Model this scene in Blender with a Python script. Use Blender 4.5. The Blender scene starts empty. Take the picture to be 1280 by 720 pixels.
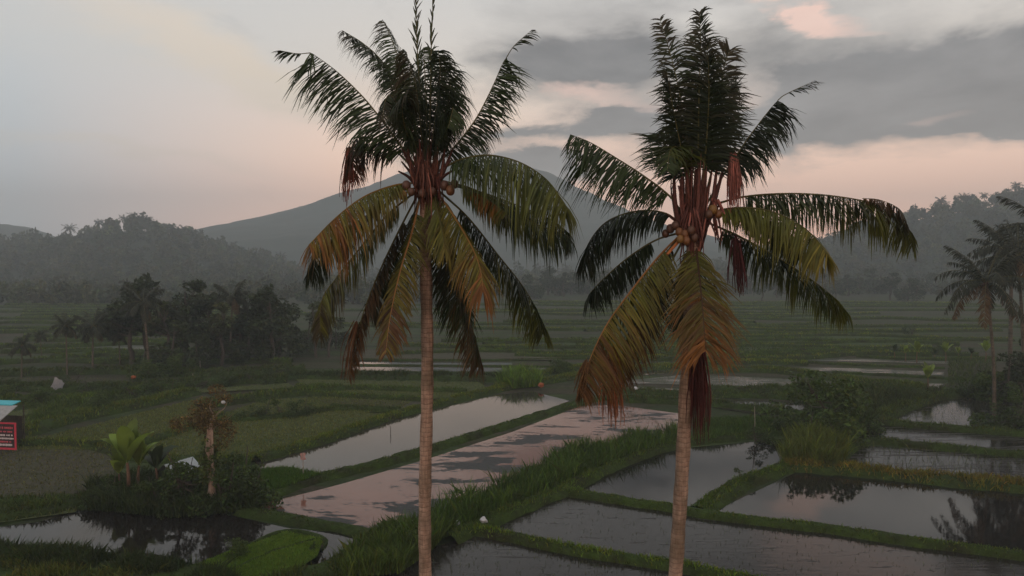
import bpy, math, random
import numpy as np
from mathutils import Vector, Matrix, noise as mnoise
from mathutils.geometry import tessellate_polygon

rad = math.radians
S = bpy.context.scene
COL = S.collection
rng = np.random.default_rng(11)
random.seed(5)

# ------------------------------------------------------------------ camera
CAMZ, F = 16.0, 853.0
PITCH = math.atan(30.0 / F)
cp, sp = math.cos(PITCH), math.sin(PITCH)
cam = bpy.data.cameras.new("camera")
cam.sensor_width = 36.0
cam.lens = 36.0 * F / 1280.0
cam.clip_start, cam.clip_end = 0.1, 9000
camo = bpy.data.objects.new("camera", cam)
COL.objects.link(camo)
camo.location = (0, 0, CAMZ)
camo.rotation_euler = (math.pi / 2 - PITCH, 0, 0)
S.camera = camo


def ray(px, py):
    """direction seen at a place of the 1280x720 photo"""
    a, b = (px - 640) / F, (360 - py) / F
    return np.array([a, cp + b * sp, -sp + b * cp])


def gnd(px, py, z=0.0):
    d = ray(px, py)
    t = (z - CAMZ) / d[2]
    return np.array([d[0] * t, d[1] * t, z])


def at(px, py, y):
    d = ray(px, py)
    t = y / d[1]
    return np.array([d[0] * t, y, CAMZ + d[2] * t])


# ------------------------------------------------------------------ mesh helpers
class MB:
    def __init__(s):
        s.v, s.f, s.c, s.n = [], [], [], 0

    def add(s, v, f, c=(1, 1, 1)):
        v = np.asarray(v, float).reshape(-1, 3)
        f = np.asarray(f, int)
        c = np.asarray(c, float)
        if c.ndim == 1:
            c = np.tile(c, (len(v), 1))
        s.v.append(v)
        s.c.append(c)
        s.f.append(f + s.n)
        s.n += len(v)

    def merge(s, o, M=None, cm=None):
        for v, f, c in zip(o.v, o.f, o.c):
            base = 0
        V = np.concatenate(o.v)
        C = np.concatenate(o.c)
        if M is not None:
            V = V @ M[:3, :3].T + M[:3, 3]
        if cm is not None:
            C = C * np.asarray(cm)
        s.v.append(V)
        s.c.append(C)
        for f in o.f:
            s.f.append(f + s.n)
        s.n += len(V)

    def mesh(s, name, mat, smooth=False):
        me = bpy.data.meshes.new(name)
        V = np.concatenate(s.v)
        C = np.concatenate(s.c)
        me.vertices.add(len(V))
        me.vertices.foreach_set("co", V.astype(np.float32).ravel())
        loops = np.concatenate([f.ravel() for f in s.f])
        sizes = np.concatenate([np.full(len(f), f.shape[1]) for f in s.f])
        starts = np.concatenate([[0], np.cumsum(sizes)[:-1]])
        me.loops.add(len(loops))
        me.loops.foreach_set("vertex_index", loops.astype(np.int32))
        me.polygons.add(len(sizes))
        me.polygons.foreach_set("loop_start", starts.astype(np.int32))
        me.polygons.foreach_set("loop_total", sizes.astype(np.int32))
        me.polygons.foreach_set("use_smooth", np.full(len(sizes), smooth))
        me.update(calc_edges=True)
        at_ = me.attributes.new("col", "FLOAT_COLOR", "POINT")
        at_.data.foreach_set("color", np.c_[C, np.ones(len(C))].astype(np.float32).ravel())
        me.materials.append(mat)
        me.validate()
        return me

    def obj(s, name, mat, parent=None, loc=None, smooth=False, kind=None):
        o = bpy.data.objects.new(name, s.mesh(name, mat, smooth))
        COL.objects.link(o)
        if parent is not None:
            o.parent = parent
        if loc is not None:
            o.location = loc
        if kind:
            o["kind"] = kind
        return o


def thing(name, label, cat, loc, rz=0.0, group=None, sc=1.0):
    o = bpy.data.objects.new(name, None)
    COL.objects.link(o)
    o.location = Vector(loc)
    o.rotation_euler = (0, 0, rz)
    o.scale = (sc,) * 3 if not hasattr(sc, "__len__") else sc
    o["label"], o["category"] = label, cat
    if group:
        o["group"] = group
    return o


def tag(o, label, cat, group=None):
    o["label"], o["category"] = label, cat
    if group:
        o["group"] = group
    return o


def dup(root, loc, rz, label, group=None, sc=1.0, cat=None):
    r = root.copy()
    COL.objects.link(r)
    r.location = Vector(loc)
    r.rotation_euler = (0, 0, rz)
    r.scale = (sc,) * 3 if not hasattr(sc, "__len__") else sc
    r["label"] = label
    if cat:
        r["category"] = cat
    if group:
        r["group"] = group
    for ch in list(root.children):
        c = ch.copy()
        COL.objects.link(c)
        c.parent = r
        for g in ch.children:
            d = g.copy()
            COL.objects.link(d)
            d.parent = c
    return r


PLACED = set()


def place(root, loc, rz, label, group=None, sc=1.0):
    """first time: the built thing itself; afterwards copies of it"""
    if root.name not in PLACED:
        PLACED.add(root.name)
        root.location = Vector(loc)
        root.rotation_euler = (0, 0, rz)
        root.scale = (sc,) * 3 if not hasattr(sc, "__len__") else sc
        root["label"] = label
        if group:
            root["group"] = group
        return root
    return dup(root, loc, rz, label, group, sc)


def nrm(a):
    return a / np.maximum(np.linalg.norm(a, axis=-1, keepdims=True), 1e-9)


def spline(pts, n):
    """Catmull-Rom resampled by arc length"""
    P = np.asarray(pts, float)
    P = np.vstack([2 * P[0] - P[1], P, 2 * P[-1] - P[-2]])
    out = []
    for i in range(1, len(P) - 2):
        for t in np.linspace(0, 1, 16, endpoint=False):
            a, b, c, d = P[i - 1], P[i], P[i + 1], P[i + 2]
            out.append(.5 * (2 * b + (c - a) * t + (2 * a - 5 * b + 4 * c - d) * t * t + (3 * b - a - 3 * c + d) * t ** 3))
    out.append(P[-2])
    out = np.array(out)
    L = np.r_[0, np.cumsum(np.linalg.norm(np.diff(out, axis=0), axis=1))]
    s = np.linspace(0, L[-1], n)
    return np.stack([np.interp(s, L, out[:, k]) for k in range(3)], 1), L[-1]


def tube(mb, pts, radii, n=8, c=(1, 1, 1), cap=True):
    P = np.asarray(pts, float)
    k = len(P)
    T = nrm(np.gradient(P, axis=0))
    ref = np.array([0.31, 0.95, 0.05]) if abs(T[0][2]) > .6 else np.array([0, 0, 1.0])
    A = nrm(np.cross(T, ref))
    B = np.cross(T, A)
    ang = np.linspace(0, 2 * math.pi, n, endpoint=False)
    R = np.asarray(radii, float).reshape(-1, 1, 1)
    ring = P[:, None, :] + R * (A[:, None, :] * np.cos(ang)[None, :, None] + B[:, None, :] * np.sin(ang)[None, :, None])
    V = ring.reshape(-1, 3)
    i = np.arange(k - 1)[:, None] * n
    j = np.arange(n)[None, :]
    q = np.stack([i + j, i + (j + 1) % n, i + n + (j + 1) % n, i + n + j], -1).reshape(-1, 4)
    cc = np.asarray(c, float)
    if cc.ndim == 2:
        cc = np.repeat(cc, n, axis=0)
    mb.add(V, q, cc)
    if cap:
        c0 = cc if cc.ndim == 1 else cc[-1]
        mb.add(V[-n:], np.arange(n)[None, :], c0)


def leaf_quads(mb, P, size, col, r=rng, up=0.25, asp=0.5):
    """many small pointed leaf faces with random facing"""
    N = len(P)
    size = np.broadcast_to(np.asarray(size, float), (N,))
    nn = nrm(r.normal(size=(N, 3)) + np.array([0, 0, up]))
    a = nrm(np.cross(nn, r.normal(size=(N, 3))))
    b = np.cross(nn, a)
    s = size[:, None]
    V = np.stack([P - a * s * .5, P + b * s * asp * .5 - a * s * .05, P + a * s * .5, P - b * s * asp * .5 - a * s * .05], 1).reshape(-1, 3)
    Fq = np.arange(4 * N).reshape(N, 4)
    mb.add(V, Fq, np.repeat(col, 4, axis=0))


def blades(mb, P, h, w, col, r=rng, lean=.35):
    N = len(P)
    h = np.broadcast_to(np.asarray(h, float), (N,))[:, None]
    w = np.broadcast_to(np.asarray(w, float), (N,))[:, None]
    a = r.uniform(0, 2 * math.pi, N)
    A = np.stack([np.cos(a), np.sin(a), 0 * a], 1)
    l = r.normal(size=(N, 2)) * lean
    h = np.minimum(h, np.median(h) * 1.7)
    Ld = np.c_[l, np.ones(N)]
    mid = P + Ld * np.array([.45, .45, .6]) * h
    tip = P + Ld * np.array([1.15, 1.15, 1.0]) * h
    V = np.stack([P - A * w * .5, P + A * w * .5, mid + A * w * .4, tip, mid - A * w * .4], 1).reshape(-1, 3)
    Fq = np.arange(5 * N).reshape(N, 5)
    mb.add(V, Fq, np.repeat(col, 5, axis=0))


def greens(N, base, r=rng, var=.35, warm=.12):
    k = np.exp(r.normal(size=(N, 1)) * var)
    c = np.asarray(base)[None, :] * k
    c[:, 0] *= 1 + np.abs(r.normal(size=N)) * warm * 2
    c *= 1.25
    c[:, 1] *= 1.2
    c[:, 2] *= .7
    return c


# ------------------------------------------------------------------ materials
def newmat(name):
    m = bpy.data.materials.new(name)
    m.use_nodes = True
    nt = m.node_tree
    for n in list(nt.nodes):
        nt.nodes.remove(n)
    out = nt.nodes.new("ShaderNodeOutputMaterial")
    return m, nt, out


def ND(nt, typ, ins=None, **kw):
    n = nt.nodes.new(typ)
    for k, v in kw.items():
        setattr(n, k, v)
    for k, v in (ins or {}).items():
        if hasattr(v, "is_linked") or hasattr(v, "links"):
            nt.links.new(v, n.inputs[k])
        else:
            n.inputs[k].default_value = v
    return n


def M2(nt, op, a, b=0.0, c=None, clamp=False):
    n = nt.nodes.new("ShaderNodeMath")
    n.operation = op
    n.use_clamp = clamp
    for i, v in enumerate((a, b, c)):
        if v is None:
            continue
        if hasattr(v, "links"):
            nt.links.new(v, n.inputs[i])
        else:
            n.inputs[i].default_value = v
    return n.outputs[0]


def MIX(nt, f, a, b, blend="MIX"):
    n = nt.nodes.new("ShaderNodeMix")
    n.data_type = "RGBA"
    n.blend_type = blend
    for i, v in ((0, f), (6, a), (7, b)):
        if hasattr(v, "links"):
            nt.links.new(v, n.inputs[i])
        else:
            n.inputs[i].default_value = v if i == 0 else (*v[:3], 1)
    return n.outputs[2]


def RAMP(nt, fac, stops):
    n = nt.nodes.new("ShaderNodeValToRGB")
    e = n.color_ramp.elements
    while len(e) < len(stops):
        e.new(0.5)
    for i, (p, c) in enumerate(stops):
        e[i].position = p
        e[i].color = (*c, 1) if len(c) == 3 else c
    nt.links.new(fac, n.inputs[0])
    return n.outputs[0]


def NOISE(nt, vec, scale, detail=4, rough=.55, dist=0.0):
    n = nt.nodes.new("ShaderNodeTexNoise")
    n.inputs["Scale"].default_value = scale
    n.inputs["Detail"].default_value = detail
    n.inputs["Roughness"].default_value = rough
    n.inputs["Distortion"].default_value = dist
    nt.links.new(vec, n.inputs["Vector"])
    return n.outputs[0]


def mat_leaf(name, transl=.3, rough=.6, nscale=2.0):
    """leaf colour from the mesh's own leaf-by-leaf colour, a little mottled, lets light through"""
    m, nt, out = newmat(name)
    a = ND(nt, "ShaderNodeAttribute", attribute_name="col")
    g = ND(nt, "ShaderNodeTexCoord")
    n = NOISE(nt, g.outputs["Object"], nscale, 3)
    k = M2(nt, "MULTIPLY_ADD", n, 1.0, .5)
    c = MIX(nt, 1.0, a.outputs["Color"], ND(nt, "ShaderNodeCombineColor", {0: k, 1: k, 2: k}).outputs[0], "MULTIPLY")
    p = ND(nt, "ShaderNodeBsdfPrincipled", {"Base Color": c, "Roughness": rough, "Specular IOR Level": .25})
    t = ND(nt, "ShaderNodeBsdfTranslucent", {"Color": c})
    mx = ND(nt, "ShaderNodeMixShader", {0: transl, 1: p.outputs[0], 2: t.outputs[0]})
    nt.links.new(mx.outputs[0], out.inputs[0])
    return m


def mat_plain(name, col, rough=.8, var=.3, nscale=3.0, bump=.3, attr=False, spec=.2):
    m, nt, out = newmat(name)
    g = ND(nt, "ShaderNodeTexCoord")
    n = NOISE(nt, g.outputs["Object"], nscale, 6, .65)
    c = RAMP(nt, n, [(.25, tuple(x * (1 - var) for x in col)), (.75, tuple(x * (1 + var) for x in col))])
    if attr:
        a = ND(nt, "ShaderNodeAttribute", attribute_name="col")
        c = MIX(nt, 1.0, c, a.outputs["Color"], "MULTIPLY")
    b = ND(nt, "ShaderNodeBump", {"Height": n, "Strength": bump, "Distance": .05})
    p = ND(nt, "ShaderNodeBsdfPrincipled", {"Base Color": c, "Roughness": rough, "Specular IOR Level": spec, "Normal": b.outputs[0]})
    nt.links.new(p.outputs[0], out.inputs[0])
    return m


def mat_trunk(name, lo, hi, rings=9.0):
    m, nt, out = newmat(name)
    g = ND(nt, "ShaderNodeTexCoord")
    sx = ND(nt, "ShaderNodeSeparateXYZ", {0: g.outputs["Object"]})
    n = NOISE(nt, g.outputs["Object"], 7.0, 6, .7)
    zz = M2(nt, "ADD", M2(nt, "MULTIPLY", sx.outputs[2], rings), M2(nt, "MULTIPLY", n, 1.1))
    fr = M2(nt, "FRACT", zz)
    ring = M2(nt, "SMOOTH_MIN", fr, M2(nt, "MULTIPLY", M2(nt, "SUBTRACT", 1.0, fr), 4.0), .1)
    c = RAMP(nt, n, [(.3, lo), (.7, hi)])
    big = NOISE(nt, g.outputs["Object"], .9, 5, .65)
    c = MIX(nt, RAMP(nt, big, [(.45, (0, 0, 0)), (.62, (.75, .75, .75))]), c, (lo[0] * .55, lo[1] * .68, lo[2] * .62))
    c = MIX(nt, RAMP(nt, ring, [(.0, (.75, .75, .75)), (.2, (0, 0, 0))]), c, tuple(x * .45 for x in lo))
    mp = ND(nt, "ShaderNodeMapping", {0: g.outputs["Object"], "Scale": (14, 14, 1.2)})
    n2 = NOISE(nt, mp.outputs[0], 2.0, 4)
    c = MIX(nt, .5, c, RAMP(nt, n2, [(.3, (.45, .45, .45)), (.7, (1.5, 1.5, 1.5))]), "MULTIPLY")
    h = M2(nt, "ADD", M2(nt, "MULTIPLY", ring, .6), M2(nt, "MULTIPLY", n2, .6))
    b = ND(nt, "ShaderNodeBump", {"Height": h, "Strength": .7, "Distance": .03})
    p = ND(nt, "ShaderNodeBsdfPrincipled", {"Base Color": c, "Roughness": .85, "Specular IOR Level": .15, "Normal": b.outputs[0]})
    nt.links.new(p.outputs[0], out.inputs[0])
    return m


def mat_water(name, mud=(.02, .018, .014), ripple=.03, rscale=2.0, stretch=(1, 1, 1), rot=0.0, patch=None, patch_scale=.25, patch_col=(.035, .033, .03), rough=.02, fine=None):
    m, nt, out = newmat(name)
    g = ND(nt, "ShaderNodeNewGeometry")
    mp = ND(nt, "ShaderNodeMapping", {0: g.outputs["Position"], "Rotation": (0, 0, rot), "Scale": stretch})
    n = NOISE(nt, mp.outputs[0], rscale, 4, .6)
    b = ND(nt, "ShaderNodeBump", {"Height": n, "Strength": ripple, "Distance": .2})
    nb = NOISE(nt, g.outputs["Position"], .12, 4)
    c = MIX(nt, nb, tuple(x * .6 for x in mud), tuple(x * 1.4 for x in mud))
    w = ND(nt, "ShaderNodeBsdfPrincipled", {"Base Color": c, "Roughness": rough, "IOR": 1.33, "Specular IOR Level": .5, "Normal": b.outputs[0]})
    sh = w.outputs[0]
    if patch is not None:
        pm = NOISE(nt, mp.outputs[0], patch_scale, 10, .72, .5)
        if fine:
            big = NOISE(nt, mp.outputs[0], patch_scale * .3, 2)
            pm = M2(nt, "ADD", M2(nt, "MULTIPLY", pm, 1 - fine), M2(nt, "MULTIPLY", big, fine))
        f = RAMP(nt, pm, [(patch - .003, (0, 0, 0)), (patch + .003, (1, 1, 1))])
        if fine:
            sp_ = NOISE(nt, mp.outputs[0], patch_scale * 5, 6, .7, .3)
            sp_ = M2(nt, "ADD", M2(nt, "MULTIPLY", sp_, .75), M2(nt, "MULTIPLY", pm, .35))
            f2 = RAMP(nt, sp_, [(.632, (0, 0, 0)), (.642, (1, 1, 1))])
            f = M2(nt, "MAXIMUM", f, f2)
        nn = NOISE(nt, g.outputs["Position"], 3.0, 6)
        b2 = ND(nt, "ShaderNodeBump", {"Height": nn, "Strength": .5, "Distance": .1})
        pc = MIX(nt, nn, tuple(x * .5 for x in patch_col), tuple(x * 1.5 for x in patch_col))
        d = ND(nt, "ShaderNodeBsdfPrincipled", {"Base Color": pc, "Roughness": .6, "Specular IOR Level": .3, "Normal": b2.outputs[0]})
        sh = ND(nt, "ShaderNodeMixShader", {0: f, 1: sh, 2: d.outputs[0]}).outputs[0]
    nt.links.new(sh, out.inputs[0])
    return m


def mat_ground(name, cols, scale=.05, stretch=(1, 2.5, 1), fine=1.6, fw=.5, rows=None):
    m, nt, out = newmat(name)
    g = ND(nt, "ShaderNodeNewGeometry")
    mp = ND(nt, "ShaderNodeMapping", {0: g.outputs["Position"], "Scale": stretch})
    n = NOISE(nt, mp.outputs[0], scale, 6, .6, .3)
    st = [(.3 + .4 * i / (len(cols) - 1), c) for i, c in enumerate(cols)]
    c = RAMP(nt, n, st)
    n2 = NOISE(nt, g.outputs["Position"], fine, 5, .7)
    c = MIX(nt, fw, c, RAMP(nt, n2, [(.3, (.35, .35, .35)), (.7, (1.65, 1.65, 1.65))]), "MULTIPLY")
    b = ND(nt, "ShaderNodeBump", {"Height": n2, "Strength": .8, "Distance": .25})
    p = ND(nt, "ShaderNodeBsdfPrincipled", {"Base Color": c, "Roughness": .9, "Specular IOR Level": .1, "Normal": b.outputs[0]})
    nt.links.new(p.outputs[0], out.inputs[0])
    return m


M_GROUND = mat_ground("ground_soil", [(.016, .022, .010), (.030, .044, .014), (.048, .040, .028), (.024, .034, .013), (.042, .060, .020), (.020, .026, .012)], .022, (1, 6, 1))
M_FIELD = mat_ground("rice_field_soil", [(.050, .068, .024), (.070, .080, .034), (.054, .070, .024)], .12, (1, 2, 1), 2.5, .55)
M_FIELD2 = mat_ground("muddy_field_soil", [(.060, .052, .038), (.054, .054, .034), (.070, .058, .044)], .1, (1, 3, 1), 2.0, .5)
M_GREENF = mat_ground("nursery_soil", [(.030, .075, .010), (.045, .10, .012)], .3, (1, 1, 1), 3.0, .5)
M_BANK = mat_ground("bank_soil", [(.020, .020, .009), (.026, .040, .009), (.034, .058, .010)], .5, (1, 1, 1), 2.5, .6)
M_HILL = mat_ground("hill_soil", [(.018, .024, .012), (.030, .036, .018)], .02, (1, 1, 1), .3, .5)
M_MOUNT = mat_ground("mountain_forest", [(.020, .028, .018), (.032, .038, .026), (.045, .042, .030)], .006, (1, 1, 1), .05, .5)
M_GRASS = mat_leaf("grass_blades", .3)
M_PALM = mat_leaf("palm_leaflets", .32, .5, 3.0)
M_LEAF = mat_leaf("tree_leaves", .25)
M_BANANA = mat_leaf("banana_leaves", .4, .5, 1.0)
M_TRUNK = mat_trunk("coconut_trunk_bark", (.21, .13, .096), (.39, .275, .205))
M_TRUNKF = mat_trunk("pale_palm_bark", (.075, .06, .045), (.15, .12, .095), 3)
M_BARK = mat_plain("tree_bark", (.06, .05, .04), .9, .4, 4)
M_PALEBARK = mat_plain("pale_dead_bark", (.24, .175, .135), .9, .35, 5)
M_NUT = mat_plain("coconut_husk", (1, 1, 1), .5, .25, 9, .2, True, .4)
M_SHEATH = mat_plain("dry_sheath_fibre", (1, 1, 1), .85, .4, 14, .5, True)
M_WHITE = mat_plain("pale_plastic", (.40, .40, .41), .5, .15, 6, .3)

# ------------------------------------------------------------------ sky
W = bpy.data.worlds.new("World")
S.world = W
W.use_nodes = True
nt = W.node_tree
for n in list(nt.nodes):
    nt.nodes.remove(n)
SUN_EL, SUN_AZ = rad(9), rad(205)          # low, behind the viewer's left shoulder
wo = nt.nodes.new("ShaderNodeOutputWorld")
bg = nt.nodes.new("ShaderNodeBackground")
nt.links.new(bg.outputs[0], wo.inputs[0])
tc = nt.nodes.new("ShaderNodeTexCoord")
sep = ND(nt, "ShaderNodeSeparateXYZ", {0: tc.outputs["Generated"]})
az = M2(nt, "ARCTAN2", sep.outputs[0], sep.outputs[1])
el = M2(nt, "ARCSINE", sep.outputs[2])


def azel(px, py):
    d = ray(px, py)
    d = d / np.linalg.norm(d)
    return math.atan2(d[0], d[1]), math.asin(d[2])


cv = ND(nt, "ShaderNodeCombineXYZ", {0: az, 1: M2(nt, "MULTIPLY", el, 2.6), 2: 0.0}).outputs[0]
nA = NOISE(nt, cv, 3.2, 6, .6, .25)
nB = NOISE(nt, cv, 9.0, 6, .62, .2)
cv2 = ND(nt, "ShaderNodeVectorMath", {0: cv, 1: (4.1, 7.7, 1.3)}, operation="ADD").outputs[0]
nC = NOISE(nt, cv2, 5.0, 5, .6, .2)
du = M2(nt, "MULTIPLY", M2(nt, "SUBTRACT", nB, .5), .16)
dv = M2(nt, "MULTIPLY", M2(nt, "SUBTRACT", nC, .5), .10)
azd = M2(nt, "ADD", az, du)
eld = M2(nt, "ADD", el, dv)


def blob(px, py, rx, ry, ang=0.0, amp=1.0, sharp=1.0):
    a0, e0 = azel(px, py)
    x = M2(nt, "SUBTRACT", azd, a0)
    y = M2(nt, "SUBTRACT", eld, e0)
    c_, s_ = math.cos(ang), math.sin(ang)
    u = M2(nt, "MULTIPLY", M2(nt, "ADD", M2(nt, "MULTIPLY", x, c_), M2(nt, "MULTIPLY", y, s_)), F / rx)
    v = M2(nt, "MULTIPLY", M2(nt, "SUBTRACT", M2(nt, "MULTIPLY", y, c_), M2(nt, "MULTIPLY", x, s_)), F / ry)
    r2 = M2(nt, "ADD", M2(nt, "MULTIPLY", u, u), M2(nt, "MULTIPLY", v, v))
    if sharp != 1.0:
        r2 = M2(nt, "POWER", r2, sharp)
    return M2(nt, "MULTIPLY", M2(nt, "EXPONENT", M2(nt, "MULTIPLY", r2, -1.0)), amp)


def total(bl):
    t = bl[0]
    for b_ in bl[1:]:
        t = M2(nt, "ADD", t, b_)
    return t


# clear part: grey-blue to the left, peach over the horizon ahead and to the right
eln = M2(nt, "MULTIPLY", el, 1 / .9, clamp=True)
left = RAMP(nt, eln, [(.0, (.44, .45, .48)), (.10, (.46, .475, .50)), (.2, (.41, .43, .445)), (.36, (.385, .395, .395)), (.7, (.40, .39, .40)), (1, (.40, .39, .40))])
mid = RAMP(nt, eln, [(.0, (1.5, .70, .44)), (.09, (1.12, .63, .44)), (.17, (.92, .60, .44)), (.3, (.50, .45, .40)), (.45, (.40, .395, .385)), (.7, (.42, .40, .39)), (1, (.40, .39, .39))])
azl = M2(nt, "MULTIPLY_ADD", az, 1 / .40, azel(300, 300)[0] * -1 / .40 + .62, clamp=True)
azs = M2(nt, "SMOOTHSTEP" if False else "MULTIPLY", azl, azl)
base = MIX(nt, azl, left, mid)
# low western arc behind the viewer keeps the same dull peach
streak = total([blob(200, 45, 190, 20, -.38, .55), blob(380, 120, 150, 22, -.42, .6), blob(330, 80, 120, 16, -.36, .35), blob(150, 190, 130, 6, -.1, .35), blob(40, 25, 110, 30, 0, .2), blob(640, 130, 200, 45, 0, .35)])
base = MIX(nt, M2(nt, "MULTIPLY", streak, M2(nt, "MULTIPLY_ADD", nA, 1.0, .45), clamp=True), base, (.52, .44, .355))
# grey cloud banks
grey = total([blob(730, 88, 135, 42, 0, 1.1, 1.4), blob(1100, 125, 260, 48, .10, 1.25, 1.5), blob(960, 150, 160, 26, 0, .8, 1.3), blob(1290, 100, 160, 55, 0, .8), blob(950, 70, 120, 28, .1, .5),
              blob(768, 152, 62, 16, .1, 1.0), blob(1240, 158, 46, 10, 0, 1.0, 1.5), blob(640, 168, 85, 8, 0, .8), blob(690, 203, 85, 12, -.1, .9), blob(600, 198, 75, 15, 0, 1.1), blob(620, 25, 100, 30, 0, .2), blob(845, 10, 120, 16, 0, .25), blob(700, -140, 400, 50, .1, .4),
              blob(200, -160, 300, 50, 0, .5), blob(1150, -120, 330, 70, 0, .9), blob(850, -90, 200, 40, 0, .3)])
gm = M2(nt, "ADD", grey, M2(nt, "MULTIPLY", M2(nt, "SUBTRACT", nA, .52), 1.5))
gm = M2(nt, "MULTIPLY", RAMP(nt, gm, [(.12, (0, 0, 0)), (.85, (1, 1, 1))]), .95)
gcol = MIX(nt, M2(nt, "MULTIPLY_ADD", nC, 3.0, -1.0, clamp=True), (.075, .070, .071), (.175, .165, .162))
pinks = total([blob(1018, 31, 40, 11, -.1, 1.0), blob(1070, 44, 45, 7, -.1, .4), blob(1045, -40, 60, 15, .2, 5.0), blob(1180, -120, 100, 30, .2, .8), blob(735, 122, 70, 10, 0, .5), blob(800, 132, 55, 8, 0, .4), blob(1175, 148, 50, 8, 0, .35)])
pm = RAMP(nt, M2(nt, "MULTIPLY", pinks, M2(nt, "MULTIPLY_ADD", nB, 2.0, -.1)), [(.2, (0, 0, 0)), (.75, (1, 1, 1))])
sky = MIX(nt, gm, base, gcol)
sky = MIX(nt, M2(nt, "MULTIPLY", pm, .75), sky, (.72, .47, .38))
nis = ND(nt, "ShaderNodeTexSky", sky_type="NISHITA", sun_disc=False, sun_elevation=SUN_EL, sun_rotation=SUN_AZ)
vs = ND(nt, "ShaderNodeVectorMath", {0: nis.outputs[0], "Scale": .006}, operation="SCALE")
skya = ND(nt, "ShaderNodeVectorMath", {0: sky, 1: vs.outputs[0]}, operation="ADD")
nt.links.new(skya.outputs[0], bg.inputs[0])
bg.inputs[1].default_value = 1.85

sl = bpy.data.lights.new("sun", "SUN")
sl.energy = .55
sl.angle = rad(18)
sl.color = (1.0, .62, .42)
so = bpy.data.objects.new("sun", sl)
COL.objects.link(so)
sd = Vector((math.sin(SUN_AZ) * math.cos(SUN_EL), math.cos(SUN_AZ) * math.cos(SUN_EL), math.sin(SUN_EL)))
so.rotation_euler = sd.to_track_quat("Z", "Y").to_euler()
so.location = (-20, -40, 60)

# ------------------------------------------------------------------ haze
hz = MB()
x0, x1, y0, y1, z0, z1 = -2600, 2600, -300, 2450, -4, 262
hv = [(x, y, z) for z in (z0, z1) for x, y in ((x0, y0), (x1, y0), (x1, y1), (x0, y1))]
hz.add(hv, [(3, 2, 1, 0), (4, 5, 6, 7), (0, 1, 5, 4), (1, 2, 6, 5), (2, 3, 7, 6), (3, 0, 4, 7)])
m, hnt, out = newmat("valley_haze")
pv = hnt.nodes.new("ShaderNodeVolumePrincipled")
HAZE = .00066
pv.inputs["Color"].default_value = (.61, .70, .745, 1)
pv.inputs["Density"].default_value = HAZE
pv.inputs["Anisotropy"].default_value = 0.0
hnt.links.new(pv.outputs[0], out.inputs["Volume"])
hz.obj("haze", m, kind="stuff")

# ------------------------------------------------------------------ ground
g = MB()
gx = np.r_[-2500, -1200, np.linspace(-500, 500, 41), 1200, 2500]
gy = np.r_[-250, np.linspace(0, 400, 41), 600, 1000, 1600, 2400]
GX, GY = np.meshgrid(gx, gy)
nx, ny = len(gx), len(gy)
idx = np.arange(nx * ny).reshape(ny, nx)
quads = np.stack([idx[:-1, :-1], idx[:-1, 1:], idx[1:, 1:], idx[1:, :-1]], -1).reshape(-1, 4)
g.add(np.stack([GX, GY, np.full_like(GX, -.06)], -1).reshape(-1, 3), quads)
g.obj("ground", M_GROUND, kind="structure")


def poly(name, pts, z, mat, kind="structure"):
    P = [gnd(x, y, z) for x, y in pts]
    tri = tessellate_polygon([[Vector(p) for p in P]])
    mb = MB()
    T = np.array(tri)
    # make all faces look up
    A = np.array(P)
    n_ = np.cross(A[T[:, 1]] - A[T[:, 0]], A[T[:, 2]] - A[T[:, 0]])[:, 2]
    T[n_ < 0] = T[n_ < 0][:, ::-1]
    mb.add(A, T)
    return mb.obj(name, mat, kind=kind), A[:, :2]


def inside(P, poly_):
    x, y = P[:, 0], P[:, 1]
    r = np.zeros(len(P), bool)
    j = len(poly_) - 1
    for i in range(len(poly_)):
        xi, yi = poly_[i]
        xj, yj = poly_[j]
        c = ((yi > y) != (yj > y)) & (x < (xj - xi) * (y - yi) / (yj - yi + 1e-12) + xi)
        r ^= c
        j = i
    return r


def sample(poly_, n):
    lo, hi = poly_.min(0), poly_.max(0)
    P = rng.uniform(lo, hi, (n * 3, 2))
    return P[inside(P, poly_)][:n]


W_CALM = mat_water("calm_water", (.030, .026, .022), .012, 1.5)
W_STILL = mat_water('still_paddy_water', (.011, .010, .009), .012, 1.5)
W_DARK = mat_water("dark_pond_water", (.012, .010, .009), .02, 2.0)
W_PINK_MUD = mat_water("sky_tinted_silty_water", (.15, .066, .046), .02, 2.0, (.5, 1.3, 1), rad(-40), .532, .42, (.018, .019, .018), fine=.35)  # pink of the mirrored sky put into the base colour; dark patches are mud
W_RIP = mat_water("rippled_paddy_water", (.017, .015, .013), .05, 1.8, (.5, 2.2, 1), rad(12), .60, .8, (.020, .019, .016), rough=.05)
W_RIP2 = mat_water("streaked_paddy_water", (.014, .012, .010), .06, 1.5, (.18, 2.4, 1), rad(6), .53, .7, (.018, .016, .014), rough=.04)

W_FAR = mat_water('weedy_far_water', (.02, .018, .015), .05, 1.5, (.3, 2.5, 1), 0, .47, .6, (.026, .034, .014), rough=.1)

def widen(pts, closed=True):
    """carry a plot or bank on past the edge of the view instead of stopping at it"""
    out, n_ = [], len(pts)
    for i, (x, y) in enumerate(pts):
        if x in (1300, -20):
            nb = [pts[j % n_] for j in (i - 1, i + 1) if (closed or 0 <= j < n_) and pts[j % n_][0] != x]
            sl = max(-.12, min(.12, (y - nb[0][1]) / (x - nb[0][0]))) if nb else 0
            nx_ = 1560 if x == 1300 else -260
            out.append((nx_, y + sl * (nx_ - x)))
        else:
            out.append((x, y))
    return out


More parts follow.
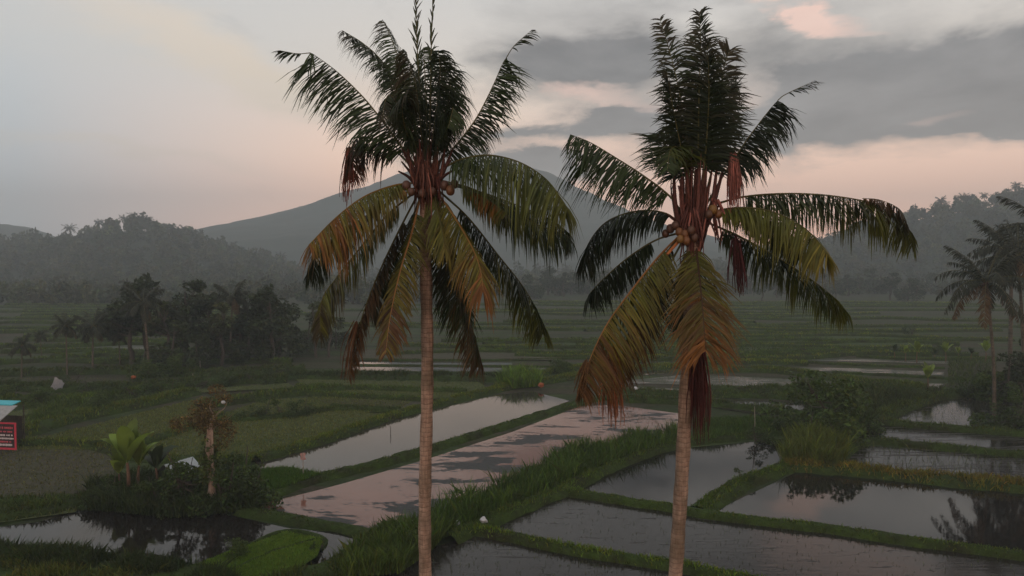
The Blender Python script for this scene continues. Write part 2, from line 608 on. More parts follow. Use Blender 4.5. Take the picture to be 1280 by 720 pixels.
PADDIES = {
    "W0": (W_DARK, [(-20, 664), (50, 652), (97, 638), (180, 636), (272, 640), (360, 660), (400, 664), (470, 664), (460, 690), (420, 720), (280, 745), (229, 700), (190, 692), (128, 690), (-20, 680)]),
    "W1": (W_CALM, [(318, 576), (400, 552), (500, 522), (618, 494), (665, 489), (712, 501), (620, 536), (530, 563), (398, 598), (330, 592)]),
    "W2": (W_PINK_MUD, [(310, 634), (400, 612), (430, 604), (530, 575), (640, 540), (724, 508), (770, 506), (850, 517), (850, 548), (700, 575), (640, 600), (560, 635), (480, 668), (430, 661), (360, 649)]),
    "W3": (W_STILL, [(715, 612), (790, 575), (858, 560), (985, 548), (992, 575), (930, 603), (876, 640), (840, 634)]),
    "W4": (W_RIP, [(600, 668), (700, 620), (840, 640), (1040, 668), (1300, 704), (1300, 760), (1000, 745), (840, 708)]),
    "W5": (W_RIP, [(400, 745), (500, 695), (598, 668), (720, 692), (840, 713), (960, 745)]),
    "W6": (W_STILL, [(880, 645), (1000, 588), (1150, 602), (1300, 618), (1300, 700), (1040, 662)]),
    "W7": (W_RIP2, [(1035, 586), (1070, 556), (1240, 569), (1300, 574), (1300, 606), (1160, 598)]),
    "W8": (W_RIP2, [(1065, 546), (1088, 530), (1180, 537), (1300, 547), (1300, 570), (1100, 553)]),
    "W9": (W_RIP, [(1085, 526), (1184, 496), (1265, 497), (1300, 500), (1300, 540), (1160, 533)]),
    "W10": (W_CALM, [(880, 508), (880, 500), (1000, 502), (1040, 505), (1030, 520), (940, 517)]),
    "W11": (W_FAR, [(760, 492), (770, 483), (1000, 492), (1000, 500), (870, 498)]),
    "W12": (W_CALM, [(445, 451.5), (640, 453), (640, 456.5), (445, 455)]),
    "W13": (W_CALM, [(440, 458.5), (700, 460), (690, 465.5), (440, 463)]),
    "W14": (W_FAR, [(760, 478), (860, 468), (1080, 478), (1075, 486), (860, 481)]),
    "W16": (W_FAR, [(960, 447), (1080, 448.5), (1190, 451.5), (1190, 455), (1080, 452), (960, 450)]),
    "W17": (W_FAR, [(1000, 459), (1090, 461), (1180, 465), (1180, 469.5), (1090, 466), (1000, 463)]),
    "W18": (W_RIP2, [(880, 456), (985, 457), (985, 460.5), (880, 460)]),
    "W19": (W_CALM, [(690, 471), (760, 463), (840, 463), (830, 467), (700, 475)]),
    "W15": (W_FAR, [(1060, 474), (1180, 480), (1170, 488), (1075, 485)]),
}
WP = {}
for k, (mt, pts) in PADDIES.items():
    _, WP[k] = poly("paddy_water", widen(pts), 0.0, mt)

FIELDS = {
    "A": (M_FIELD2, [(-20, 560), (125, 557), (150, 560), (140, 600), (105, 625), (-20, 628)]),
    "A2": (M_FIELD, [(-20, 632), (100, 626), (95, 640), (-20, 660)]),
    "B": (M_FIELD, [(-20, 562), (60, 545), (180, 515), (240, 500), (262, 528), (130, 562)]),
    "C": (M_FIELD, [(150, 570), (260, 530), (330, 522), (440, 512), (480, 520), (430, 545), (318, 576), (250, 580)]),
    "D": (M_FIELD, [(250, 527), (330, 500), (420, 496), (520, 500), (490, 515), (430, 514)]),
    "D2": (M_FIELD2, [(395, 499), (526, 500), (540, 506), (500, 514), (420, 508)]),
    "E": (M_FIELD, [(370, 485), (560, 490), (600, 492), (530, 500), (390, 496)]),
    "E2": (M_FIELD, [(370, 474), (600, 478), (610, 486), (580, 490), (380, 484)]),
    "H1": (M_FIELD, [(-20, 500), (120, 494), (225, 488), (360, 479), (370, 484), (230, 492), (60, 502)]),
    "H2": (M_FIELD, [(-20, 525), (60, 508), (150, 499), (235, 492), (235, 494), (170, 505), (85, 523), (20, 540), (-20, 545)]),
    "H3": (M_FIELD2, [(-20, 482), (90, 485), (200, 482), (250, 478), (250, 472), (-20, 472)]),
    "G": (M_FIELD2, [(430, 438), (700, 438), (700, 450), (430, 450)]),
    "N": (M_GREENF, [(232, 712), (356, 666), (404, 675), (396, 696), (330, 735), (250, 745)]),
    "P": (M_GREENF, [(318, 590), (360, 587), (402, 595), (322, 622)]),
    "K": (M_FIELD, [(868, 548), (870, 525), (960, 522), (975, 538)]),
}
FP = {}
for i, (k, (mt, pts)) in enumerate(FIELDS.items()):
    _, FP[k] = poly("rice_field", widen(pts), .06 + .006 * i if k not in "NP" else .2, mt)

# rice seedlings / short grass over the fields
mb = MB()
for k, n_, h_, base_ in (("A", 7000, .13, (.066, .066, .036)), ("B", 12000, .16, (.078, .088, .036)), ("C", 12000, .16, (.078, .088, .036)), ("D", 8000, .16, (.07, .082, .032)), ("E", 4000, .16, (.066, .078, .03)), ("E2", 4000, .16, (.06, .075, .03)), ("H1", 5000, .16, (.06, .075, .03)), ("H2", 5000, .16, (.068, .08, .03)), ("H3", 3000, .16, (.06, .07, .03)), ("A2", 2500, .25, (.05, .06, .025))):
    p = sample(FP[k], n_)
    blades(mb, np.c_[p, np.full(len(p), .05)], h_ * np.exp(rng.normal(size=len(p)) * .3), .07, greens(len(p), base_, var=.25))
mb.obj("rice_seedlings", M_GRASS, kind="stuff")
mb = MB()
for k, n_, h_, base_ in (("N", 26000, .14, (.085, .135, .026)), ("P", 6000, .35, (.045, .085, .016)), ("K", 7000, .4, (.035, .065, .016))):
    p = sample(FP[k], n_)
    blades(mb, np.c_[p, np.full(len(p), .18 if k != "K" else .05)], h_ * np.exp(rng.normal(size=len(p)) * .25), .05, greens(len(p), base_, var=.2), lean=.25)
mb.obj("nursery_rice", M_GRASS, kind="stuff")
# sparse young rice standing in the flooded fields
mb = MB()
for k, n_, h_ in (("W7", 700, .5), ("W5", 700, .1), ("W4", 900, .1), ("W9", 1200, .25), ("W11", 600, .3), ("W14", 800, .3), ("W8", 200, .3)):
    p = sample(WP[k], n_)
    blades(mb, np.c_[p, np.full(len(p), -.02)], h_ * np.exp(rng.normal(size=len(p)) * .35), .03, greens(len(p), (.035, .045, .018)), lean=.3)
p = sample(WP["W2"], 5000)
pp = p[(np.array([mnoise.noise(Vector((a * .15, b * .15, 0))) for a, b in p]) > .1) & (p[:, 1] > 60)]
blades(mb, np.c_[pp, np.full(len(pp), -.02)], .2, .04, greens(len(pp), (.05, .045, .022)), lean=.4)
mb.obj("young_rice", M_GRASS, kind="stuff")

# banks between the paddies: (points, width, height, grass per square metre, grass height, grass colour)
G1, G2, G3, G4 = (.040, .065, .014), (.030, .046, .013), (.060, .082, .018), (.075, .070, .020)
BANKS = [
    ([(318, 576), (400, 552), (498, 519), (616, 489), (664, 481)], 1.9, .42, 50, .22, G3),
    ([(398, 599), (470, 582), (528, 565), (620, 537), (734, 502), (780, 498)], 1.3, .40, 18, .14, G2),
    ([(312, 634), (360, 611), (400, 599)], 1.1, .34, 30, .16, G2),
    ([(300, 639), (370, 651), (430, 662), (480, 671), (560, 664)], 1.1, .30, 30, .14, G2),
    ([(560, 676), (657, 634), (705, 614), (770, 582), (848, 556), (910, 549), (978, 540)], 1.4, .42, 45, .2, G1),
    ([(703, 615), (770, 627), (843, 638), (880, 645), (960, 655), (1044, 665), (1160, 682), (1300, 702)], .95, .38, 60, .13, G1),
    ([(585, 664), (640, 674), (720, 691), (843, 710), (920, 725), (1000, 745)], .95, .36, 75, .18, (.052, .085, .014)),
    ([(873, 641), (900, 622), (928, 605), (960, 594), (986, 584)], 1.5, .42, 60, .22, G1),
    ([(980, 584), (1050, 589), (1160, 600), (1230, 607), (1300, 613)], 2.3, .45, 50, .32, G4),
    ([(1030, 590), (1060, 563), (1080, 554), (1103, 553), (1180, 561), (1300, 573)], 1.2, .4, 25, .22, G2),
    ([(1060, 548), (1085, 529), (1160, 535), (1300, 546)], 1.4, .45, 25, .25, G2),
    ([(1000, 528), (1095, 522), (1130, 510), (1184, 496), (1290, 496)], 2.0, .5, 25, .35, G2),
    ([(-20, 630), (60, 628), (110, 622)], 1.2, .4, 30, .3, G2),
    ([(-20, 650), (50, 640), (97, 627), (130, 622)], 2.0, .45, 40, .3, G2),
    ([(-20, 560), (60, 556), (128, 561), (180, 555), (252, 530), (275, 520)], 1.5, .45, 30, .28, G3),
    ([(20, 545), (90, 525), (180, 506), (240, 492)], 2.6, .6, 45, .35, (.052, .074, .018)),
    ([(255, 530), (330, 524), (428, 513), (500, 515)], 1.3, .4, 30, .25, G2),
    ([(120, 560), (150, 568), (200, 575), (318, 577)], 1.4, .4, 30, .3, G3),
    ([(415, 508), (460, 511), (505, 514)], .8, .35, 10, .15, (.06, .04, .025)),
    ([(389, 495), (450, 498), (530, 502)], 1.2, .5, 30, .25, G1),
    ([(370, 485), (470, 488), (583, 491)], 1.3, .5, 30, .28, G1),
    ([(360, 473), (448, 472), (540, 473), (626, 475)], 2.6, .6, 30, .5, (.022, .036, .012)),
    ([(620, 486), (680, 478), (746, 468), (815, 461), (860, 459)], 2.2, .5, 40, .3, G3),
    ([(640, 476), (690, 466), (760, 457), (830, 447)], 2.2, .5, 40, .3, G3),
    ([(760, 500), (870, 505), (940, 512), (1010, 520)], 1.6, .5, 25, .35, G2),
    ([(750, 488), (850, 494), (960, 497), (1040, 502)], 1.5, .5, 25, .3, G2),
    ([(860, 466), (932, 463), (1000, 468), (1060, 477), (1160, 486)], 2.6, .5, 40, .35, (.05, .072, .018)),
    ([(860, 487), (960, 488), (1080, 487), (1180, 491)], 2.0, .5, 25, .35, G2),
    ([(440, 456.8), (560, 457.6), (700, 458.3), (760, 456)], .8, .22, 12, .1, (.045, .04, .022)),
    ([(430, 450), (600, 451), (700, 449), (800, 444)], .8, .3, 12, .15, (.05, .04, .025)),
    ([(440, 466.5), (560, 467), (690, 467.5)], .9, .25, 20, .12, G2),
    ([(-20, 470), (60, 468), (150, 466), (250, 470), (380, 462)], 2.0, .7, 25, .45, G2),
    ([(-20, 484), (80, 488), (200, 484), (260, 480), (360, 476)], 2.5, .7, 30, .45, G2),
    ([(-20, 502), (60, 505), (140, 497), (230, 490)], 2.5, .7, 30, .45, G1),
    ([(250, 510), (300, 502), (380, 492), (430, 488)], 2.0, .6, 25, .4, G1),
    ([(-20, 703), (60, 708), (130, 716), (200, 722), (250, 732), (280, 750)], 2.6, .5, 190, .5, (.018, .030, .009)),
    ([(-20, 726), (90, 728), (200, 740)], 3.5, .55, 90, .3, (.048, .060, .015)),
    ([(240, 712), (300, 688), (356, 666), (402, 674), (398, 690)], .45, .2, 25, .08, G1),
    ([(330, 740), (420, 712), (455, 692), (480, 670)], 2.2, .4, 60, .35, (.036, .05, .013)),
    ([(296, 716), (345, 694), (398, 679)], .25, .34, 6, .06, G2),
]
TERR = [[], []]
BANKS += [([(980, 452), (1080, 457), (1180, 460.5)], .9, .25, 30, .15, G1), ([(1040, 466), (1120, 470), (1230, 476)], .9, .25, 30, .15, G2), ([(880, 455), (960, 454), (1010, 457)], 1.6, .5, 30, .3, G3), ([(1070, 446), (1150, 450), (1240, 448)], .9, .3, 30, .2, G1)]
# terrace edges that run across the far valley
for i, y in enumerate([378, 380.5, 383, 385.5, 388, 390.5, 393, 396, 399, 402, 405, 408, 411.5, 415, 418.5, 422, 426, 430, 434, 438, 442, 447]):
    a, b = 560 + random.uniform(-160, 260), 1190 + random.uniform(-260, 90)
    pts = []
    for x in np.linspace(a, b, 7):
        pts.append((x, y + random.uniform(-1.9, 1.9) * (y - 368) / 30 + (x - 860) * .004))
    BANKS.append((pts, 1.4, .6, 14, .3, G1 if i % 3 else G3))
    TERR[0].append(pts)
for i, y in enumerate([382, 385, 388, 391, 394, 397, 400, 404, 408, 412, 416, 421, 427, 433, 440, 447, 454]):
    a, b = random.uniform(-60, 90), random.uniform(170, 420)
    pts = [(x, y + random.uniform(-1.0, 1.0) * (y - 370) / 30) for x in np.linspace(a, b, 6)]
    BANKS.append((pts, 1.5, .65, 14, .3, G1))
    TERR[1].append(pts)

M_T1 = mat_ground("young_rice_terrace", [(.030, .046, .016), (.042, .062, .020)], .05, (1, 4, 1), .8, .5)
M_T2 = mat_ground("stubble_terrace", [(.034, .036, .022), (.046, .046, .028)], .05, (1, 4, 1), .8, .5)
M_T3 = mat_ground("dark_terrace", [(.022, .030, .014), (.034, .044, .018)], .05, (1, 4, 1), .8, .5)
tr_ = random.Random(4)
for grp in TERR:
    for a_, b_ in zip(grp[:-1], grp[1:]):
        xa, xb = max(a_[0][0], b_[0][0]), min(a_[-1][0], b_[-1][0])
        cuts = [xa] + sorted(tr_.uniform(xa, xb) for _ in range(2)) + [xb]
        fa, fb = np.array(a_), np.array(b_)
        for c0_, c1_ in zip(cuts[:-1], cuts[1:]):
            xs_ = np.linspace(c0_, c1_ - .5, 6)
            up_ = [(x, np.interp(x, fa[:, 0], fa[:, 1])) for x in xs_]
            dn_ = [(x, np.interp(x, fb[:, 0], fb[:, 1])) for x in xs_[::-1]]
            poly("rice_terrace_field", up_ + dn_, .05, tr_.choice([M_T1, M_T1, M_T2, M_T3, M_T3, W_FAR]))

gr = MB()
for bi, (pts, w, h, dens, gh, gc) in enumerate(BANKS):
    P = [gnd(x, y, 0) for x, y in widen(pts, False)]
    L0 = sum(np.linalg.norm(P[i + 1] - P[i]) for i in range(len(P) - 1))
    far = P[0][1] > 130
    n_ = int(max(8, L0 / (2.0 if far else .45)))
    C, L = spline(P, n_)
    T = nrm(np.gradient(C, axis=0))
    N_ = np.stack([-T[:, 1], T[:, 0], 0 * T[:, 0]], 1)
    prof = np.array([(-.62, -.25), (-.48, .25), (-.36, .74), (-.12, .98), (.14, 1.0), (.36, .76), (.48, .25), (.62, -.25)])
    V = np.zeros((n_, len(prof), 3))
    for i in range(n_):
        for j, (o_, hh) in enumerate(prof):
            q = C[i] + N_[i] * o_ * w
            k1 = mnoise.noise(Vector((q[0] * .9, q[1] * .9, bi)))
            k2 = mnoise.noise(Vector((q[0] * 3.1, q[1] * 3.1, j * .4)))
            q = q + N_[i] * (k1 * .14 + k2 * .08) * min(w, 2)
            q[2] = h * hh * (1 + .22 * k1 + .16 * k2)
            V[i, j] = q
    m_ = len(prof)
    idx = np.arange(n_ * m_).reshape(n_, m_)
    quads = np.stack([idx[:-1, :-1], idx[1:, :-1], idx[1:, 1:], idx[:-1, 1:]], -1).reshape(-1, 4)
    b_ = MB()
    b_.add(V.reshape(-1, 3), quads[:, ::-1])
    b_.obj("paddy_bank_terrain", M_BANK, kind="structure", smooth=True)
    ng = int(L * w * dens * 1.25)
    s = rng.uniform(0, n_ - 1.001, ng)
    i0 = s.astype(int)
    fr_ = (s - i0)[:, None]
    cc = C[i0] * (1 - fr_) + C[i0 + 1] * fr_
    off = np.clip(rng.normal(size=ng) * .24, -.5, .5)
    pz = h * np.clip(1.05 - (np.abs(off) / .5) ** 3, .1, 1) * .9
    pos = cc + N_[i0] * (off * w)[:, None]
    pos[:, 2] = pz - .04
    cl = np.array([mnoise.noise(Vector((a * .55, b * .55, 3.3))) for a, b in pos[:, :2]])
    keep = cl > -.42 + rng.uniform(-.2, .2, ng)
    pos, cl = pos[keep], cl[keep]
    far_ = pos[:, 1]
    blades(gr, pos, gh * np.exp(rng.normal(size=len(pos)) * .35) * (1 + cl * .9), .03 + .0009 * far_, greens(len(pos), gc, var=.28, warm=.18) * (1 + cl[:, None] * .5), lean=.38)
gr.obj("bank_grass", M_GRASS, kind="stuff")

# tall lush grass on the hedge between the ponds and other thick patches
tg = MB()


def tallgrass(ptspoly, n_, h_, base_, w_=.055, lean=.3):
    A = np.array([gnd(x, y, 0)[:2] for x, y in ptspoly])
    p = sample(A, n_)
    cl = np.array([mnoise.noise(Vector((a * .4, b * .4, 8.1))) + .5 * mnoise.noise(Vector((a * 1.3, b * 1.3, 2))) for a, b in p])
    k = cl > -.5
    p, cl = p[k], cl[k]
    blades(tg, np.c_[p, np.full(len(p), .1)], h_ * (1 + .75 * cl) * np.exp(rng.normal(size=len(p)) * .22), w_, greens(len(p), base_, var=.3) * (1 + .4 * cl[:, None]), lean=lean)


tallgrass([(490, 668), (560, 640), (618, 614), (711, 570), (780, 552), (846, 541), (848, 556), (770, 580), (711, 606), (657, 628), (575, 668), (520, 690)], 15000, 1.0, (.034, .060, .013))
tallgrass([(440, 700), (480, 668), (560, 668), (540, 690), (500, 720), (430, 725)], 6000, .9, (.040, .062, .014))
tallgrass([(621, 480), (640, 474), (672, 476), (676, 484), (640, 487)], 2600, 1.5, (.055, .095, .016), .09)
tallgrass([(975, 582), (985, 560), (1030, 556), (1060, 572), (1045, 588)], 4500, 1.4, (.052, .066, .016))
tallgrass([(868, 556), (870, 530), (960, 528), (980, 540)], 4000, .6, (.034, .058, .015))
tallgrass([(110, 640), (110, 610), (180, 600), (310, 612), (320, 640), (220, 650)], 7000, .9, (.018, .028, .010))
tallgrass([(20, 530), (60, 510), (150, 495), (170, 500), (90, 522)], 1500, .6, (.04, .06, .018), .08)
tallgrass([(1010, 530), (1080, 520), (1100, 528), (1070, 550), (1020, 560)], 2500, 1.1, (.022, .036, .012), .07)
tallgrass([(1000, 494), (1180, 492), (1120, 515), (1010, 518)], 3500, .9, (.026, .036, .013), .09)
tallgrass([(1185, 449), (1245, 449), (1245, 494), (1185, 490)], 2000, .5, (.030, .044, .014), .09)
tallgrass([(720, 430), (1000, 430), (1000, 446), (720, 440)], 4000, .5, (.032, .050, .014), .10)
tg.obj("tall_grass", M_GRASS, kind="stuff")

# ------------------------------------------------------------------ mountain and hills
prof = [(-60, 322), (150, 309), (265, 290), (330, 276), (380, 263), (430, 248), (480, 229), (530, 212), (570, 202), (600, 199), (640, 203), (690, 219), (740, 247), (775, 265), (830, 288), (900, 306), (1000, 319), (1300, 328)]
MD = 1500.0
PX = np.array([at(x, y, MD) for x, y in prof])
peak = at(600, 199, MD)[0]


def mheight(x, y):
    dx = x - peak
    dy = (y - MD) * 1.25
    r = math.hypot(dx, dy)
    wl = .5 - .5 * dx / (r + 1e-6)
    hl = np.interp(peak - r, PX[:, 0], PX[:, 2])
    hr = np.interp(peak + r, PX[:, 0], PX[:, 2])
    h = hl * wl + hr * (1 - wl)
    a = math.atan2(dy, dx)
    gully = mnoise.fractal(Vector((math.cos(a) * 4.5, math.sin(a) * 4.5, r * .0022)), 1.0, 2.0, 4)
    f = min(1, r / 330) * max(0, 1 - r / 1000)
    return h + gully * 26 * f + mnoise.fractal(Vector((x * .02, y * .02, 4)), 1.0, 2.0, 3) * 2.5


mb = MB()
xs = np.linspace(-1250, 1250, 190)
ys = np.linspace(720, 2250, 110)
V = np.array([(x, y, mheight(x, y)) for y in ys for x in xs])
edge = np.minimum(1, np.minimum(np.abs(V[:, 1] - 720), np.abs(V[:, 1] - 2250)) / 250)
V[:, 2] = V[:, 2] * edge - 3 * (1 - edge) - 2.5
idx = np.arange(len(V)).reshape(len(ys), len(xs))
mb.add(V, np.stack([idx[:-1, :-1], idx[:-1, 1:], idx[1:, 1:], idx[1:, :-1]], -1).reshape(-1, 4))
mb.obj("mountain", M_MOUNT, kind="structure", smooth=True)

prof2 = [(-180, 330), (-80, 300), (-20, 283), (12, 278), (28, 283), (42, 293), (80, 305), (140, 330)]
mb = MB()
A2 = np.array([at(x, y, 1300) for x, y in prof2])
xs = np.linspace(A2[0, 0], A2[-1, 0], 70)
ys = np.linspace(1000, 1600, 40)
V = []
for y in ys:
    f = math.cos((y - 1300) / 300 * math.pi / 2) ** 1.2 if abs(y - 1300) < 300 else 0
    for x in xs:
        V.append((x, y, np.interp(x, A2[:, 0], A2[:, 2]) * f + mnoise.fractal(Vector((x * .012, y * .012, 1)), 1, 2, 4) * 5 * f - 2.5))
idx = np.arange(len(V)).reshape(len(ys), len(xs))
mb.add(V, np.stack([idx[:-1, :-1], idx[:-1, 1:], idx[1:, 1:], idx[1:, :-1]], -1).reshape(-1, 4))
mb.obj("mountain", M_MOUNT, kind="structure", smooth=True)


def make_hill(prf, D, yA, yB, xr, n=(120, 60)):
    Q = np.array([at(x, y, D) for x, y in prf])

    def hh(x, y):
        xe = x * D / y                       # ridge is followed along the line of sight fan
        r = np.interp(xe, Q[:, 0], Q[:, 2])
        if y < D:
            t = max(0, (y - yA) / (D - yA))
            f = t * t * (3 - 2 * t)
        else:
            t = min(1, (y - D) / (yB - D))
            f = 1 - .6 * t * t
        return max(r, 0) * f + mnoise.fractal(Vector((x * .015, y * .015, 2)), 1, 2, 4) * 2.0 * f - .8

    xs_ = np.linspace(*xr, n[0])
    ys_ = np.linspace(yA, yB, n[1])
    V_ = np.array([(x, y, hh(x, y)) for y in ys_ for x in xs_])
    idx_ = np.arange(len(V_)).reshape(n[1], n[0])
    b = MB()
    b.add(V_, np.stack([idx_[:-1, :-1], idx_[:-1, 1:], idx_[1:, 1:], idx_[1:, :-1]], -1).reshape(-1, 4))
    b.obj("hill", M_HILL, kind="structure", smooth=True)
    return hh


hillL = make_hill([(-250, 320), (-60, 316), (0, 314), (60, 310), (110, 302), (140, 292), (165, 288), (195, 291), (235, 304), (280, 318), (330, 332), (380, 345), (440, 357), (500, 366), (560, 372), (640, 376)], 700, 410, 1000, (-830, 60))
hillR = make_hill([(560, 372), (640, 362), (720, 356), (800, 350), (900, 340), (980, 325), (1050, 305), (1100, 286), (1150, 274), (1200, 266), (1250, 256), (1300, 248), (1400, 240), (1560, 250)], 690, 430, 1000, (-90, 900))

# ------------------------------------------------------------------ trees
def lobes_points(r, lobes, n):
    pts = []
    wts = np.array([l[3] ** 2 for l in lobes])
    cnt = (n * wts / wts.sum()).astype(int)
    for (x, y, z, R), c in zip(lobes, cnt):
        d = nrm(r.normal(size=(c, 3)))
        rr = R * (1 - np.abs(r.normal(size=(c, 1))) * .28)
        q = d * rr * np.array([1, 1, .82]) + np.array([x, y, z])
        pts.append(q)
    return np.concatenate(pts)


def broadleaf(name, label, seed, H=12.0, spread=4.5, nleaf=2600, leaf=.6, base_col=(.030, .042, .016), trunk_h=.35, nl=11, tall=1.0, lowskirt=False, bare=0.0):
    r = np.random.default_rng(seed)
    root = thing(name, label, "tree", (0, 0, 0))
    tk = MB()
    th = H * trunk_h
    pts = np.array([(0, 0, -.3), (r.normal() * .15, r.normal() * .15, th * .5), (r.normal() * .3, r.normal() * .3, th), (r.normal() * .5, r.normal() * .5, H * .8)])
    C, _ = spline(pts, 12)
    tube(tk, C, np.linspace(.028 * H, .006 * H, 12), 7)
    lob = []
    for i in range(nl):
        a = r.uniform(0, 2 * math.pi)
        lev = r.uniform(0 if not lowskirt else -.25, 1)
        rr = spread * (1 - .55 * lev) * r.uniform(.35, .95)
        z = th + (H - th) * (.12 + .76 * lev) * tall
        R = spread * r.uniform(.28, .46) * (1.05 - .35 * lev)
        lob.append((rr * math.cos(a), rr * math.sin(a), z, R))
        st = C[min(11, int(5 + 5 * max(0, lev)))]
        e = np.array(lob[-1][:3])
        md = (st + e) / 2 + np.array([0, 0, -.2])
        cc, _ = spline([st, md, e], 6)
        tube(tk, cc, np.linspace(.010 * H, .002 * H, 6), 5)
    tk.obj("trunk", M_BARK, root, smooth=True)
    P = lobes_points(r, lob, nleaf)
    gaps = np.array([mnoise.noise(Vector(tuple(p * .55)) + Vector((seed, 0, 0))) for p in P])
    P = P[gaps > -.22 - bare]
    hue = np.array([mnoise.noise(Vector(tuple(p * .25)) + Vector((0, seed, 0))) for p in P])
    c = greens(len(P), base_col, r, .3) * (1 + hue[:, None] * .5)
    cb = MB()
    leaf_quads(cb, P, leaf * np.exp(r.normal(size=len(P)) * .3), c, r)
    cb.obj("crown", M_LEAF, root)
    return root


def frond_mesh(mb, C, npair, Lmax, droop, wid, c0, c1, roll=0.0, seed=0, mess=.12, tip=None, rach=(.10, .09, .03), rr=.028, seg=3, bare=.13, ang=(1.2, .7), stiffup=-.5, tipfrac=.72, gaps=.05):
    """one pinnate palm leaf: tapering rachis and two rows of bending leaflets"""
    r = np.random.default_rng(seed)
    n = len(C)
    tube(mb, C, np.linspace(rr, rr * .16, n), 5, rach, cap=False)
    T = nrm(np.gradient(C, axis=0))
    up = np.array([0, 0, 1.0])
    Sd = np.cross(T, up)
    # keep the side direction stable where the leaf runs straight up or down
    for i in range(n):
        if np.linalg.norm(Sd[i]) < .12:
            Sd[i] = Sd[i - 1] if i else np.array([1.0, 0, 0])
    Sd = nrm(Sd)
    for i in range(1, n):
        if Sd[i] @ Sd[i - 1] < 0:
            Sd[i] *= -1
    Up = np.cross(Sd, T)
    if roll:
        c_, s_ = math.cos(roll), math.sin(roll)
        Sd, Up = Sd * c_ + Up * s_, Up * c_ - Sd * s_
    tt = np.linspace(bare, .995, npair)
    for sgn in (-1, 1):
        t = np.clip(tt + r.normal(size=npair) * .006, bare, 1)
        t = t[r.uniform(size=npair) > gaps]
        m = len(t)
        f = t * (n - 1)
        i0 = np.minimum(f.astype(int), n - 2)
        fr = (f - i0)[:, None]
        lerp = lambda A: A[i0] * (1 - fr) + A[i0 + 1] * fr
        P, Tt, Ss, Uu = lerp(C), nrm(lerp(T)), nrm(lerp(Sd)), nrm(lerp(Up))
        s = (t - bare) / (1 - bare)
        ph = r.uniform(0, 50)
        lf = np.array([mnoise.noise(Vector((q * 7.0 + ph, sgn * 3.1, seed * .37))) for q in t])
        lf2 = np.array([mnoise.noise(Vector((q * 16.0 + ph, sgn * 5.1, seed * .71))) for q in t])
        a = ang[0] + (ang[1] - ang[0]) * s + r.normal(size=m) * mess + .22 * lf
        L = Lmax * (np.clip(.55 + 1.6 * s, 0, 1) * (1 - np.clip((s - tipfrac) / (1.02 - tipfrac), 0, 1) ** 1.6 * .72)) * np.exp(r.normal(size=m) * .12) * (1 + .3 * lf2)
        d = Tt * np.cos(a)[:, None] + sgn * Ss * np.sin(a)[:, None] + Uu * (stiffup + r.normal(size=m) * mess)[:, None]
        d = nrm(d)
        wv = nrm(np.cross(d, Uu) + r.normal(size=(m, 3)) * .25)
        dr = droop * np.exp(r.normal(size=m) * .3 + 1.1 * lf2) * np.where(r.uniform(size=m) < .06, 3.0, 1.0)
        pts, dd = [P], d
        for k in range(seg):
            dd = nrm(dd + np.array([0, 0, -1.0]) * (dr * (.35 + .5 * k))[:, None])
            pts.append(pts[-1] + dd * (L / seg)[:, None])
        ws = [wid * .6, wid, wid * .8, wid * .12][:seg] + [wid * .12]
        V = []
        for k in range(seg + 1):
            V += [pts[k] - wv * ws[k] * .5, pts[k] + wv * ws[k] * .5]
        V = np.stack(V, 1).reshape(-1, 3)
        K = 2 * (seg + 1)
        o = (np.arange(m) * K)[:, None, None]
        q = np.array([[2 * k, 2 * k + 1, 2 * k + 3, 2 * k + 2] for k in range(seg)])[None]
        F_ = (o + q).reshape(-1, 4)
        mixv = np.clip(s + r.normal(size=m) * .12 + .42 * lf2 + .25 * lf, 0, 1)[:, None]
        ctip = np.asarray(c1 if tip is None else tip)
        w1 = np.clip(mixv * 1.25 - .1, 0, 1)
        c = np.asarray(c0) * (1 - w1) + np.asarray(c1) * w1
        if tip is not None:
            w2 = np.clip((mixv - .62) / .3, 0, 1)
            c = c * (1 - w2) + ctip * w2
        c = c * np.exp(r.normal(size=(m, 1)) * .22)
        # ends of leaflets dry out first
        cv_ = np.repeat(c[:, None, :], K, axis=1)
        dry = np.asarray(c1 if tip is None else tip)
        for k in range(seg + 1):
            w3 = .45 * (k / seg) ** 2
            cv_[:, 2 * k:2 * k + 2] = cv_[:, 2 * k:2 * k + 2] * (1 - w3) + dry * w3
        mb.add(V, F_, cv_.reshape(-1, 3))


GRN, DGR, OLV, YEL, ORG, BRN, RED, DRD = (.028, .045, .012), (.015, .024, .009), (.082, .090, .013), (.145, .118, .016), (.19, .078, .018), (.095, .048, .020), (.13, .038, .020), (.050, .017, .015)
DULL = (.045, .040, .022)


